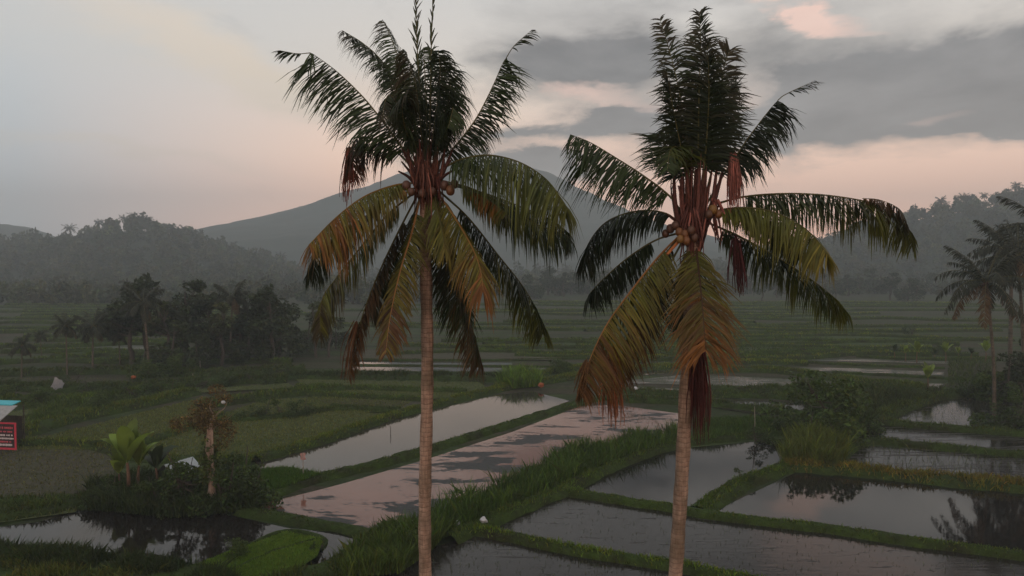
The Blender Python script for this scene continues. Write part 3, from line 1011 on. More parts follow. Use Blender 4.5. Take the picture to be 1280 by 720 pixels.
def coco_palm(name, label, D, trunk_px, crown_px, fronds, nuts, sheaths, seed, diam=.29):
    """hero palm; trunk_px runs from crown down; fronds traced at their own depths"""
    base = gnd(0, 0, 0) if False else None
    tp = [at(x, y, D) for x, y in trunk_px]
    low = tp[-1]
    dirn = nrm(tp[-1] - tp[-2])
    foot = low + dirn * (low[2] / -dirn[2]) if dirn[2] < 0 else low
    root = thing(name, label, "palm tree", (foot[0], foot[1], 0))
    o0 = np.array([foot[0], foot[1], 0])
    tp = tp + [foot + np.array([0, 0, .25]), foot + np.array([0, 0, -.2])]
    C, _ = spline(np.array(tp) - o0, 90)
    C[:, 0] += .025 * np.sin(C[:, 2] * .9 + seed * 2) * np.clip(C[:, 2] / 3, 0, 1)
    zt = C[:, 2]
    rads = np.where(zt < 1.6, diam * .5 * (1 + .55 * ((1.6 - np.clip(zt, 0, 1.6)) / 1.6) ** 2), diam * .5 * (1.12 - .010 * zt + .05 * np.sin(zt * 5.3 + seed) + .03 * np.sin(zt * 13)))
    t_ = MB()
    tube(t_, C[::-1], rads[::-1], 16)
    t_.obj("trunk", M_TRUNK, root, smooth=True)
    for i, fd in enumerate(fronds):
        pts, dz = fd["p"], fd.get("dz", 0)
        n_ = len(pts)
        dl = [D + (dz * (k / (n_ - 1)) ** 1.2 if not isinstance(dz, (list, tuple)) else dz[k]) for k in range(n_)]
        W3 = [at(x, y, d_) - o0 for (x, y), d_ in zip(pts, dl)]
        C, L = spline(W3, 34)
        b = MB()
        kw = {k: v for k, v in fd.items() if k not in ("p", "dz", "lab", "n", "L", "k", "w", "c", "tuft", "Lx", "kx")}
        c = fd.get("c", (GRN, GRN, None))
        frond_mesh(b, C, int(fd.get("n", L * 17) * 1.75), fd.get("L", .85) * fd.get("Lx", 1.32), fd.get("k", .35) * fd.get("kx", .8), fd.get("w", .036), c[0], c[1], tip=c[2], seed=seed * 100 + i, **kw)
        if fd.get("tuft"):
            # snapped end: a short bare stretch of rachis, then a small fan of leaflets
            x, y, x2, y2 = fd["tuft"]
            e0, e1 = C[-1], at(x2, y2, dl[-1]) - o0
            mid_ = at(x, y, dl[-1]) - o0
            cc, _ = spline([e0, mid_, e1], 14)
            frond_mesh(b, cc, 16, .33, .12, .035, c[1], c[1], tip=DULL, seed=seed * 100 + i + 50, bare=.3, ang=(.7, .3), rr=.012)
        f_ = b.obj("frond", M_PALM, root)
        if fd.get("lab"):
            f_["label"] = fd["lab"]
    for (x, y, r_, dd, col) in nuts:
        b = MB()
        c0 = at(x, y, D + dd) - o0
        u = np.linspace(0, math.pi, 9)
        Cn = np.stack([0 * u, 0 * u, -np.cos(u) * r_ * 1.0], 1) + c0
        tube(b, Cn, np.maximum(np.sin(u) ** .8 * r_ * .85, .004), 12, col)
        b.obj("coconut", M_NUT, root, smooth=True)
    for sh in sheaths:
        b = MB()
        W3 = [at(x, y, D + d_) - o0 for x, y, d_ in sh["p"]]
        n_ = sh.get("n", 1)
        rs_ = np.random.default_rng(seed * 7 + len(sh["p"]) + int(sh["p"][0][0]))
        if sh["kind"] == "petiole":
            C, _ = spline(W3, 12)
            tube(b, C, np.linspace(sh.get("r", .07), sh.get("r2", .03), 12), 7, sh["c"])
            nm, mt = "leaf_base", M_SHEATH
        else:
            # a bundle of dry strands
            C, _ = spline(W3, 14)
            for q in range(n_):
                wob = rs_.normal(size=3) * sh.get("r", .1)
                wob[1] *= .7
                env = np.linspace(.35, 1, 14) ** .8 * (1 + .25 * np.sin(np.linspace(0, 3, 14)))
                ln = rs_.uniform(.72, 1.06)
                cc = C[0] + (C - C[0]) * ln + env[:, None] * wob + np.cumsum(rs_.normal(size=(14, 3)) * .006, axis=0)
                k_ = np.exp(rs_.normal() * .35)
                tube(b, cc, np.linspace(sh.get("w", .02), .006, 14), 4, tuple(x * k_ for x in sh["c"]))
            nm, mt = sh.get("name", "dry_sheath"), M_SHEATH
        o = b.obj(nm, mt, root, smooth=True)
        if sh.get("lab"):
            o["label"] = sh["lab"]
    return root


NUT_Y, NUT_O, NUT_B = (.15, .078, .018), (.125, .050, .015), (.07, .030, .016)
frA = [
    # upright bunch
    dict(gaps=.08, Lx=1.35, ang=(1.6, 1.3), stiffup=-.45, seg=4, p=[(526, 205), (518, 150), (506, 100), (488, 72)], dz=.9, c=(DGR, GRN, None), L=.85, k=0.69, n=80, roll=.5),
    dict(gaps=.08, Lx=1.35, ang=(1.6, 1.3), stiffup=-.45, seg=4, p=[(530, 200), (524, 140), (517, 92), (505, 62)], dz=-.4, c=(DGR, GRN, DULL), L=.8, k=0.94, n=80),
    dict(gaps=.08, Lx=1.35, ang=(1.6, 1.3), stiffup=-.45, seg=4, p=[(534, 200), (533, 140), (531, 90), (529, 60)], dz=.3, c=(DGR, GRN, None), L=.85, k=0.88, n=84, roll=.9),
    dict(gaps=.08, Lx=1.35, ang=(1.6, 1.3), stiffup=-.45, seg=4, p=[(538, 200), (545, 140), (550, 95), (548, 62)], dz=-.5, c=(DGR, DGR, None), L=.8, k=0.88, n=84, roll=-.6),
    dict(gaps=.08, Lx=1.35, ang=(1.6, 1.3), stiffup=-.45, seg=4, p=[(541, 200), (553, 150), (563, 115), (560, 88)], dz=.6, c=(DGR, GRN, None), L=.72, k=1.00, n=70),
    dict(Lx=1, ang=(.35, .12), stiffup=-.1, p=[(532, 200), (527, 140), (522, 70), (520, 8), (523, -22)], dz=.2, c=(GRN, GRN, DULL), L=.36, k=.12, n=16, bare=.3, tipfrac=.4),
    dict(Lx=1, ang=(.35, .12), stiffup=-.1, p=[(536, 200), (538, 130), (539, 60), (541, 2), (540, -28)], dz=0, c=(GRN, GRN, DULL), L=.32, k=.2, n=14, bare=.3, tipfrac=.4),
    dict(gaps=.08, Lx=1.35, ang=(1.6, 1.3), stiffup=-.45, seg=4, p=[(524, 200), (514, 140), (502, 85), (490, 50), (478, 24)], dz=1.2, c=(GRN, GRN, DULL), L=.55, k=0.62, n=75, bare=.3),
    dict(gaps=.08, Lx=1.35, ang=(1.6, 1.3), stiffup=-.45, seg=4, p=[(522, 200), (506, 130), (480, 80), (455, 55), (428, 38)], dz=1.4, c=(GRN, DGR, DULL), L=.52, k=0.47, n=85, bare=.25, lab="grey green upper frond feathering out to one side"),
    dict(gaps=.08, Lx=1.35, ang=(1.6, 1.3), stiffup=-.45, seg=4, p=[(545, 200), (552, 165), (566, 135), (560, 160)], dz=-.7, c=(DGR, GRN, None), L=.55, k=1.00, n=50),
    dict(gaps=.08, Lx=1.35, ang=(1.6, 1.3), stiffup=-.45, seg=4, p=[(522, 195), (508, 165), (503, 130), (514, 110)], dz=-.9, c=(GRN, DGR, DULL), L=.6, k=1.12, n=50),
    dict(gaps=.08, Lx=1.35, ang=(1.6, 1.3), stiffup=-.45, seg=4, p=[(525, 195), (505, 150), (490, 120), (482, 125), (478, 150)], dz=-.5, c=(GRN, DGR, DULL), L=.55, k=1.25, n=60),
    dict(gaps=.08, Lx=1.35, ang=(1.6, 1.3), stiffup=-.45, seg=4, p=[(541, 195), (556, 140), (563, 105), (574, 92)], dz=.9, c=(DGR, GRN, None), L=.55, k=1.00, n=60),
    # left upper and right upper, both snapped near the end
    dict(kx=.5, Lx=1.35, ang=(1.25, .85), stiffup=-1.5, p=[(520, 208), (492, 170), (458, 126), (424, 92), (395, 70), (388, 66)], dz=-.7, c=(GRN, GRN, None), L=.80, k=.42, n=64, bare=.12, tuft=(372, 67, 350, 63), tipfrac=.9, lab="dark green frond rising sideways with a snapped tip"),
    dict(kx=.5, Lx=1.35, ang=(1.25, .85), stiffup=-1.5, p=[(545, 205), (566, 186), (594, 150), (614, 112), (628, 80), (633, 72)], dz=.4, c=(DGR, GRN, None), L=.62, k=.55, n=70, bare=.1, tuft=(643, 57, 664, 38), tipfrac=.9, lab="dark frond rising steeply with a snapped tip"),
    dict(kx=.5, Lx=1.35, ang=(1.25, .85), stiffup=-1.5, p=[(520, 215), (496, 190), (468, 174), (448, 172), (438, 188), (434, 222)], dz=.8, c=(DGR, DGR, RED), L=.62, k=1.1, n=60, bare=.25, lab="bent frond with a hanging rusty red tip"),
    # right
    dict(p=[(548, 214), (575, 200), (610, 194), (650, 203), (685, 226), (710, 262)], dz=-2.0, c=(GRN, OLV, OLV), L=1.05, k=.75, n=105, bare=.1, lab="broad olive green frond arching sideways"),
    dict(p=[(552, 226), (590, 236), (630, 256), (670, 280), (704, 292), (714, 300)], dz=-.4, c=(OLV, GRN, DGR), L=.72, k=.95, n=85, bare=.15),
    dict(p=[(585, 238), (600, 243), (622, 258), (632, 266)], dz=-1.1, c=(ORG, ORG, OLV), L=.35, k=.7, n=34, rr=.01, bare=.02, lab="orange withered leaflets"),
    dict(p=[(548, 238), (585, 272), (622, 318), (655, 360), (674, 395), (679, 418)], dz=1.1, c=(DGR, DGR, OLV), L=.78, k=.6, n=100, bare=.15, lab="long dark green frond hanging outward"),
    dict(p=[(543, 236), (566, 268), (588, 305), (600, 335), (604, 362)], dz=-2.3, c=(OLV, YEL, ORG), L=.75, k=.42, n=85, bare=.1, rach=(.26, .14, .04), ang=(.85, .4), lab="yellow olive frond pointing down with orange end"),
    dict(p=[(543, 244), (560, 310), (576, 365), (592, 415), (602, 458)], dz=.5, c=(DGR, GRN, BRN), L=.75, k=.42, n=95, bare=.15, lab="long drooping frond with a brown rusty end"),
    # left
    dict(p=[(524, 228), (492, 232), (455, 246), (420, 272), (386, 306)], dz=-2.2, c=(OLV, YEL, ORG), L=.82, k=.62, n=100, bare=.12, rach=(.2, .12, .03), lab="yellowing frond arching down with an orange end"),
    dict(Lx=1.1, p=[(524, 236), (485, 268), (450, 310), (420, 348), (402, 376), (400, 420)], dz=-.8, c=(OLV, OLV, DULL), L=.72, k=.75, n=95, bare=.15, tipfrac=.6),
    dict(Lx=1.0, p=[(527, 240), (515, 290), (500, 340), (488, 395), (482, 442)], dz=-1.7, c=(OLV, YEL, BRN), L=.65, k=.38, n=95, bare=.14, rach=(.30, .15, .05), lab="yellow brown frond hanging beside the trunk"),
    dict(Lx=.95, p=[(525, 238), (498, 290), (472, 345), (450, 405), (436, 472)], dz=-.4, c=(DULL, BRN, BRN), L=.6, k=.7, n=95, bare=.18, lab="dead red brown frond hanging down"),
    dict(p=[(520, 234), (470, 262), (425, 292), (398, 312), (388, 345)], dz=1.6, c=(DGR, DGR, DGR), L=.6, k=1.0, n=70, bare=.3),
    dict(p=[(528, 240), (510, 285), (490, 320), (470, 362), (462, 392)], dz=1.2, c=(DGR, GRN, DULL), L=.75, k=.7, n=80, bare=.15),
    dict(p=[(541, 240), (552, 290), (562, 330), (572, 372), (578, 400)], dz=1.6, c=(DGR, DGR, GRN), L=.8, k=.6, n=80, bare=.15),
    dict(p=[(545, 228), (600, 240), (650, 258), (690, 275), (712, 292)], dz=1.5, c=(DGR, DGR, DGR), L=.6, k=.9, n=70, bare=.2),
    dict(p=[(540, 225), (545, 255), (552, 285), (556, 312)], dz=-1.2, c=(OLV, OLV, YEL), L=.6, k=.6, n=44, bare=.1, ang=(.8, .4)),
]
nutsA = [(563, 238, .12, -.35, NUT_O), (568, 230, .11, -.2, NUT_B), (498, 240, .12, -.3, NUT_O), (508, 232, .12, -.35, NUT_B), (504, 244, .11, -.5, NUT_Y), (556, 232, .12, -.3, NUT_B), (528, 242, .11, -.4, NUT_B), (540, 240, .11, -.38, NUT_B), (514, 240, .1, -.45, NUT_B)]
REDP = (.09, .034, .024)
shA = [dict(kind="petiole", p=[(533 + (x0_ - 533) * .3, 246, 0), (x0_ + d1, 222, -.14), (x1_, 186, -.1)], c=tuple(c * k_ for c in REDP), r=.075, r2=.02) for x0_, d1, x1_, k_ in ((519, -3, 510, 1.0), (526, -2, 522, 1.2), (533, 0, 534, .8), (540, 2, 545, 1.1), (547, 3, 556, .7), (523, -4, 503, .6), (545, 6, 566, .6))]
shA += [dict(kind="petiole", p=[(532 + dx_ * .25, 236, -.1), (532 + dx_ * .6, 222 - dy_ * .4, dz_), (532 + dx_, 214 - dy_, dz_ * 2)], c=tuple(c * k_ for c in REDP), r=.06, r2=.018) for dx_, dy_, dz_, k_ in ((-30, 12, .1, .6), (-24, 24, -.1, .9), (-14, 36, .2, .7), (15, 34, -.15, 1.0), (24, 26, .2, .6), (32, 14, -.1, .8), (-34, 0, -.2, .5), (36, 2, -.2, .6), (-8, 40, -.2, 1.1), (8, 42, .1, .8))]
shA += [dict(kind="bundle", p=[(532, 246, -.05), (533, 218, -.1), (534, 184, -.05)], c=(.085, .034, .024), r=.17, n=46, w=.034)]
shA += [dict(kind="bundle", p=[(530, 205, -.2), (532, 232, -.28), (531, 262, -.18)], c=(.10, .04, .028), r=.16, n=26, w=.03),
        dict(kind="bundle", p=[(548, 222, -.2), (554, 240, -.25), (556, 262, -.2)], c=(.09, .03, .022), r=.07, n=10, w=.02),
        dict(kind="bundle", p=[(436, 186, .75), (433, 215, .7), (431, 250, .7)], c=(.15, .05, .035), r=.12, n=30, w=.018, name="dead_tip", lab="rusty red withered end of the bent frond"),
        dict(kind="bundle", p=[(446, 405, -.35), (438, 440, -.35), (434, 472, -.35)], c=(.075, .038, .018), r=.10, n=26, w=.014, name="dead_tip", lab="ragged brown end of the dead frond")]
coco_palm("coconut_palm", "tall coconut palm with dense dark upright fronds, in front of the long narrow pond", 16.0,
          [(534, 205), (533, 260), (533, 400), (532.5, 560), (532, 720)], (532, 225), frA, nutsA, shA, 1)

frB = [
    dict(gaps=.14, kx=.35, mess=.16, roll=1.30, tipfrac=.22, Lx=1.35, ang=(1.45, .85), stiffup=-.05, p=[(868, 262), (860, 180), (848, 110), (836, 60), (825, 24)], dz=.3, c=(DGR, GRN, DULL), L=.5, k=.75, n=95, bare=.25),
    dict(gaps=.14, kx=.35, mess=.16, roll=0.40, tipfrac=.22, Lx=1.35, ang=(1.45, .85), stiffup=-.05, p=[(872, 262), (873, 180), (874, 110), (876, 55), (874, 14)], dz=-.3, c=(DGR, GRN, DULL), L=.62, k=.8, n=100, bare=.25),
    dict(gaps=.14, kx=.35, mess=.16, roll=1.70, tipfrac=.22, Lx=1.35, ang=(1.45, .85), stiffup=-.05, p=[(876, 262), (886, 180), (898, 120), (905, 85), (912, 62)], dz=.2, c=(DGR, DGR, DULL), L=.75, k=.45, n=95, bare=.25),
    dict(gaps=.14, kx=.35, mess=.16, roll=1.20, tipfrac=.22, Lx=1.35, ang=(1.45, .85), stiffup=-.05, p=[(864, 262), (852, 190), (842, 140), (836, 105), (832, 88)], dz=-.4, c=(DGR, DGR, DULL), L=.62, k=.6, n=85, bare=.25),
    dict(gaps=.14, kx=.35, mess=.16, roll=0.90, tipfrac=.22, Lx=1.35, ang=(1.45, .85), stiffup=-.05, p=[(874, 262), (882, 190), (886, 130), (886, 90), (884, 52)], dz=-.7, c=(DGR, DGR, DULL), L=.75, k=.6, n=90, bare=.25),
    dict(gaps=.14, kx=.35, mess=.16, roll=1.40, tipfrac=.22, Lx=1.35, ang=(1.45, .85), stiffup=-.05, p=[(878, 262), (893, 200), (906, 150), (915, 118), (920, 100)], dz=.7, c=(DGR, GRN, None), L=.75, k=.4, n=85, bare=.25),
    dict(gaps=.14, kx=.35, mess=.16, roll=0.60, tipfrac=.22, Lx=1.35, ang=(1.45, .85), stiffup=-.05, p=[(862, 262), (846, 215), (836, 180), (828, 165), (820, 172)], dz=.6, c=(DGR, GRN, None), L=.65, k=.6, n=60, bare=.35),
    dict(gaps=.14, kx=.35, mess=.16, roll=0.00, tipfrac=.22, Lx=1.35, ang=(1.45, .85), stiffup=-.05, p=[(866, 250), (858, 205), (848, 185), (838, 188), (834, 214)], dz=-.8, c=(OLV, GRN, None), L=.5, k=.9, n=50, bare=.35),
    # right upper, snapped
    dict(kx=.5, Lx=1.35, ang=(1.25, .85), stiffup=-1.5, p=[(882, 258), (905, 218), (930, 180), (952, 150), (968, 130), (972, 126)], dz=-.3, c=(DGR, DGR, DGR), L=.62, k=.85, n=70, bare=.3, tuft=(982, 118, 1018, 101), tipfrac=.9, lab="dark bent frond with a snapped fan tip"),
    # left upper
    dict(kx=.5, Lx=1.4, ang=(1.25, .85), stiffup=-1.5, p=[(856, 272), (838, 246), (805, 220), (768, 196), (738, 178), (713, 168)], dz=-.8, c=(GRN, GRN, GRN), L=.82, k=.42, n=84, bare=.2, lab="green frond reaching up and sideways against the sky"),
    dict(p=[(854, 282), (830, 266), (795, 264), (760, 276), (738, 300), (724, 332)], dz=.9, c=(DGR, DGR, DGR), L=.80, k=.85, n=95, bare=.12, lab="almost black frond arching down"),
    dict(kx=.5, Lx=1.35, ang=(1.25, .85), stiffup=-1.5, p=[(854, 290), (820, 300), (785, 322), (755, 348), (738, 366), (735, 372)], dz=1.4, c=(DGR, DGR, DGR), L=.50, k=.8, n=80, bare=.25),
    dict(kx=.5, Lx=1.35, ang=(1.25, .85), stiffup=-1.5, p=[(852, 292), (822, 322), (790, 362), (762, 400), (742, 438), (723, 488)], dz=-2.0, c=(OLV, YEL, BRN), L=.82, k=.50, n=110, bare=.12, rach=(.28, .13, .04), lab="long yellow olive frond hanging down to a brown tip"),
    dict(kx=.5, Lx=1.35, ang=(1.25, .85), stiffup=-1.5, p=[(856, 296), (832, 340), (806, 390), (780, 430), (768, 455), (765, 480)], dz=-.6, c=(DGR, BRN, BRN), L=.62, k=.75, n=80, bare=.25),
    dict(p=[(868, 296), (873, 335), (877, 372), (880, 408), (882, 438)], dz=-1.8, c=(OLV, BRN, ORG), L=.80, k=.28, n=84, bare=.1, ang=(1.05, .6), rach=(.07, .04, .025), stiffup=.1, tipfrac=.85, lab="wide frond facing forward with orange brown lower half"),
    dict(p=[(866, 290), (862, 330), (858, 370), (856, 410)], dz=.8, c=(DGR, DGR, GRN), L=.6, k=.5, n=60, bare=.15),
    # right
    dict(p=[(884, 266), (918, 260), (955, 262), (992, 276), (1018, 296), (1034, 318)], dz=-2.0, c=(OLV, OLV, YEL), L=.80, k=.62, n=105, bare=.1, lab="olive yellow frond pointing sideways"),
    dict(p=[(886, 258), (930, 246), (990, 242), (1050, 246), (1105, 258), (1130, 278), (1142, 306)], dz=.5, c=(GRN, DULL, OLV), L=.78, k=.95, n=120, bare=.15, lab="longest frond stretching far out sideways with torn hanging leaflets"),
    dict(p=[(884, 278), (925, 296), (972, 322), (1015, 350), (1045, 374), (1060, 392)], dz=.7, c=(DGR, GRN, OLV), L=.72, k=.85, n=105, bare=.1, lab="dark green frond hanging out and down with ochre end"),
    dict(p=[(884, 268), (920, 262), (960, 276), (990, 300), (1000, 322)], dz=1.4, c=(DGR, DGR, DGR), L=.6, k=.8, n=70, bare=.15),
    dict(p=[(858, 286), (830, 320), (812, 350), (800, 385), (796, 410)], dz=.9, c=(DGR, DULL, DULL), L=.65, k=.7, n=70, bare=.2),
    dict(p=[(1078, 248), (1100, 250), (1125, 262), (1136, 285)], dz=[.3, .25, .2, .2], c=(BRN, DULL, DULL), L=.35, k=.8, n=30, bare=.02, rr=.008, lab="brown withered outer leaflets"),
]
nutsB = [(856, 293, .105, -.5, NUT_O), (864, 288, .105, -.55, NUT_B), (849, 290, .10, -.45, NUT_O), (858, 301, .10, -.55, NUT_O), (868, 297, .10, -.5, NUT_B), (850, 299, .095, -.55, NUT_Y), (891, 262, .11, -.35, NUT_Y), (898, 268, .10, -.3, NUT_O), (886, 268, .10, -.4, NUT_B), (838, 286, .11, -.1, NUT_B), (832, 292, .1, 0, NUT_B), (844, 282, .1, -.3, NUT_B)]
shB = [dict(kind="petiole", p=[(867 + (x0_ - 867) * .25, 304, 0), (x0_ + d1, 268, -.16), (x1_, 212, -.05)], c=tuple(c * k_ for c in (.12, .046, .036)), r=.08, r2=.03) for x0_, d1, x1_, k_ in ((855, -1, 852, 1.0), (862, 0, 860, 1.25), (869, 0, 870, .85), (876, 2, 882, 1.05), (884, 4, 896, .7), (850, -4, 842, .6), (880, 8, 904, .55))]
shB += [dict(kind="petiole", p=[(868 + dx_ * .25, 290, -.1), (868 + dx_ * .6, 276 - dy_ * .4, dz_), (868 + dx_, 262 - dy_, dz_ * 2)], c=tuple(c * k_ for c in REDP), r=.06, r2=.018) for dx_, dy_, dz_, k_ in ((-28, 14, .1, .6), (-20, 30, -.1, 1.0), (18, 30, -.15, 1.0), (26, 22, .2, .7), (34, 10, -.1, .8), (-34, -6, -.2, .6), (-10, 46, -.2, 1.2), (12, 46, .1, .9))]
shB += [dict(kind="bundle", p=[(867, 306, -.05), (868, 258, -.12), (870, 206, -.05)], c=(.11, .044, .034), r=.19, n=60, w=.040)]
shB += [dict(kind="bundle", p=[(868, 262, -.2), (870, 292, -.3), (872, 318, -.15)], c=(.12, .045, .035), r=.16, n=26, w=.03),
        dict(kind="bundle", p=[(892, 250, -.2), (898, 278, -.3), (902, 302, -.25)], c=(.13, .045, .035), r=.08, n=12, w=.03),
        dict(kind="bundle", p=[(916, 196, -.3), (917, 230, -.3), (918, 262, -.3)], c=(.19, .07, .055), r=.10, n=36, w=.026, name="spathe", lab="reddish dry spathe hanging among the upper fronds"),
        dict(kind="bundle", p=[(921, 300, -.2), (924, 332, -.2), (926, 366, -.2)], c=(.055, .018, .018), r=.09, n=36, w=.022, name="spathe", lab="dark purple brown spathe hanging below the crown"),
        dict(kind="bundle", p=[(872, 425, -.25), (875, 480, -.22), (874, 545, -.22)], c=(.060, .018, .016), r=.13, n=64, w=.024, name="dead_frond", lab="dark maroon dead frond hanging along the trunk"),
        dict(kind="bundle", p=[(769, 440, -.6), (766, 480, -.6), (767, 525, -.6)], c=(.18, .065, .026), r=.17, n=56, w=.018, name="dead_frond", lab="rusty orange dead frond hanging clear of the trunk"),
        dict(kind="bundle", p=[(734, 452, -1.8), (727, 474, -1.9), (722, 494, -2)], c=(.085, .045, .018), r=.06, n=18, w=.016, name="dead_tip", lab="brown shredded tip of a long frond"),
        dict(kind="petiole", p=[(862, 290, -.25), (850, 300, -.4), (834, 318, -.6)], c=(.34, .12, .04), r=.045, r2=.03)]
coco_palm("coconut_palm", "coconut palm with maroon dead frond along its trunk, in front of the darker paddies", 15.5,
          [(868, 255), (866, 330), (862, 430), (856, 510), (850, 610), (845, 720)], (865, 265), frB, nutsB, shB, 2, .31)


# ---- smaller palms of the middle distance
def far_palm(label, seed, H=14.0, nf=18, Lf=4.2, npair=36, c0=(.020, .027, .013), c1=(.026, .029, .014), old=1, lean=.6, thick=.14, dead=(.07, .045, .02)):
    r = np.random.default_rng(seed)
    root = thing("palm_tree", label, "palm tree", (0, 0, 0))
    C, _ = spline([(0, 0, -.3), (lean * .15, 0, H * .35), (lean * .6, 0, H * .75), (lean, 0, H)], 16)
    t_ = MB()
    tube(t_, C, np.linspace(thick * 1.4, thick * .8, 16), 8)
    t_.obj("trunk", M_TRUNKF, root, smooth=True)
    top = C[-1]
    for i in range(nf):
        a = i * 2.399 + r.normal() * .2
        e = 1.25 - 1.75 * (i / (nf - 1)) + r.normal() * .1
        L = Lf * r.uniform(.85, 1.1)
        n_ = 12
        pos, d = [top.copy()], np.array([math.cos(a) * math.cos(e), math.sin(a) * math.cos(e), math.sin(e)])
        for k in range(n_ - 1):
            d = nrm(d + np.array([0, 0, -1.0]) * (.05 + .016 * k) * (1.1 if e < .7 else .55))
            pos.append(pos[-1] + d * L / (n_ - 1))
        b = MB()
        od = i >= nf - old
        frond_mesh(b, np.array(pos), npair, 1.05, .5, .13, dead if od else c0, dead if od else c1, seed=seed * 31 + i, seg=2, rr=.04)
        b.obj("frond", M_PALM, root)
    b = MB()
    for q in range(7):
        c_ = top + np.array([math.cos(q * .9) * .3, math.sin(q * .9) * .3, -.35 + .1 * (q % 3)])
        u = np.linspace(0, math.pi, 6)
        tube(b, np.stack([0 * u, 0 * u, -np.cos(u) * .15], 1) + c_, np.maximum(np.sin(u) * .13, .004), 7, NUT_B)
    b.obj("coconut_cluster", M_NUT, root, smooth=True)
    return root


pA = far_palm("x", 41, 14.0, nf=22, Lf=5.6, lean=-1.2, old=3, dead=(.085, .05, .018))
pB = far_palm("x", 42, 11.0, nf=16, Lf=3.6, lean=.6)
pC = far_palm("x", 43, 8.0, nf=14, Lf=3.8, lean=.3, old=1)


def gp(px, py):
    return gnd(px, py, 0)


def palm_at(pr, px, base_y, top_y, H, rz, label, group):
    p = gp(px, base_y)
    z = at(px, top_y, p[1])[2]
    return place(pr, (p[0], p[1], 0), rz, label, group, z / H)


GP = "palms standing beyond the paddies"
palm_at(pA, 1243, 522, 352, 14.0, 0, "slender palm with orange old fronds, by the corner of the dark paddy", GP)
palm_at(pA, 1279, 500, 322, 14.0, 0.3, "taller palm cut by the picture edge, behind the slender orange-fronded one", GP)
palm_at(pB, 1262, 470, 316, 11.0, 1.1, "hazy palm standing tallest between its two neighbours at the paddy corner", GP)
palm_at(pA, 1308, 492, 290, 14.0, 4.0, "palm whose crown just shows at the picture edge, above the dark shrub", GP)
palm_at(pC, 27, 474, 432, 8.0, 0.4, "short bushy palm with a thick brown trunk, nearest the red banner side", GP)
palm_at(pB, 84, 472, 408, 11.0, 2.2, "leaning palm with a bare pale trunk, beside the two-trunked palm", GP)
palm_at(pC, 116, 466, 408, 8.0, 1.4, "small palm with drooping dark crown on a thin white trunk", GP)
palm_at(pB, 186, 470, 378, 11.0, 3.4, "palm with yellowing fronds in front of the dark tree clump", GP)
palm_at(pB, 52, 452, 420, 11.0, 5.0, "faint low palm behind the leaning one with bare trunk", GP)
palm_at(pC, 150, 455, 418, 8.0, 3.0, "faint drooping palm at the edge of the dark tree clump", GP)
palm_at(pB, 288, 452, 372, 11.0, .8, "palm rising among the middle of the dark tree clump", GP)

tA = broadleaf("broadleaf_tree", "x", 3, 14, 5.2, 4600, .55, (.015, .022, .010), .22, 14)
tB = broadleaf("broadleaf_tree", "x", 4, 13, 4.2, 3800, .52, (.016, .023, .011), .28, 12)
tC = broadleaf("broadleaf_tree", "x", 5, 10, 4.6, 3600, .5, (.018, .026, .012), .2, 12, lowskirt=True)
tD = broadleaf("broadleaf_tree", "x", 6, 12, 3.0, 1600, .62, (.026, .032, .018), .42, 9, bare=-.1)
sA = broadleaf("shrub", "x", 8, 3.0, 1.7, 4000, .16, (.022, .036, .012), .1, 10, lowskirt=True)
sB = broadleaf("shrub", "x", 9, 2.4, 1.9, 5200, .15, (.034, .054, .015), .1, 10, lowskirt=True)
for t_ in (sA, sB):
    t_["category"] = "shrub"


def tree_at(pr, px, base_y, top_y, H, label, group, sq=1.0):
    p = gp(px, base_y)
    z = max(1.0, at(px, top_y, p[1])[2])
    s_ = z / H
    return place(pr, (p[0], p[1], 0), random.uniform(0, 6.28), label, group, (s_ * sq, s_ * sq, s_))


ORD = "first second third fourth fifth sixth seventh eighth ninth tenth eleventh twelfth thirteenth fourteenth fifteenth sixteenth seventeenth eighteenth nineteenth twentieth".split()


def ordinal(i):
    if i < 20:
        return ORD[i]
    tens = {2: "twenty", 3: "thirty", 4: "forty"}[(i + 1) // 10]
    u = (i + 1) % 10
    return (tens[:-1] + "ieth") if u == 0 else f"{tens}-{ORD[u - 1]}"


GT = "dark clump of trees beyond the fields"
clump = [(tA, 180, 452, 338, "tall dense tree, at the end of the dark clump near the palms"), (tD, 205, 458, 372, "thin tree with pale lower leaves in the dark clump"), (tB, 232, 450, 346, "tall tree next to the tallest one of the dark clump"),
         (tC, 215, 462, 395, "low leafy tree at the foot of the dark clump"), (tA, 262, 448, 362, "dense round tree in the middle of the dark clump"), (tD, 277, 456, 376, "slim pale trunked tree in front of the dark clump"),
         (tC, 300, 446, 358, "wide dark tree past the middle of the clump"), (tB, 330, 447, 360, "tall rounded tree near the open end of the clump"), (tC, 350, 446, 372, "last and widest tree at the open end of the dark clump"),
         (tC, 1258, 500, 432, 'dark leafy tree low behind the slender orange-fronded palm'), (tC, 1290, 498, 415, 'dark leafy tree under the taller corner palms'), (tA, 340, 450, 352, 'dense dark tree rising behind the widest one of the clump'), (tB, 165, 456, 352, 'dark tree beside the tall dense one nearest the palms'), (tC, 310, 452, 395, 'low dark bushy tree before the middle of the clump'),
         (tC, 245, 460, 412, "bushy small tree under the tall ones of the dark clump")]
for pr, x, b, t_, lab in clump:
    tree_at(pr, x, b, t_, {tA: 14, tB: 13, tC: 10, tD: 12}[pr], lab, GT, 1.15)
for pr, x, b, t_, lab in [(tD, 395, 446, 376, "slender hazy tree with two pale trunks, just past the dark clump"), (tD, 411, 446, 380, "slender hazy tree with bare white trunk behind the fronds"), (tC, 385, 440, 385, "soft hazy tree behind the slender pale trunks"), (tC, 420, 436, 392, "small round hazy tree beside the brown field")]:
    tree_at(pr, x, b, t_, {tC: 10, tD: 12}[pr], lab, "hazy trees beside the dark clump")

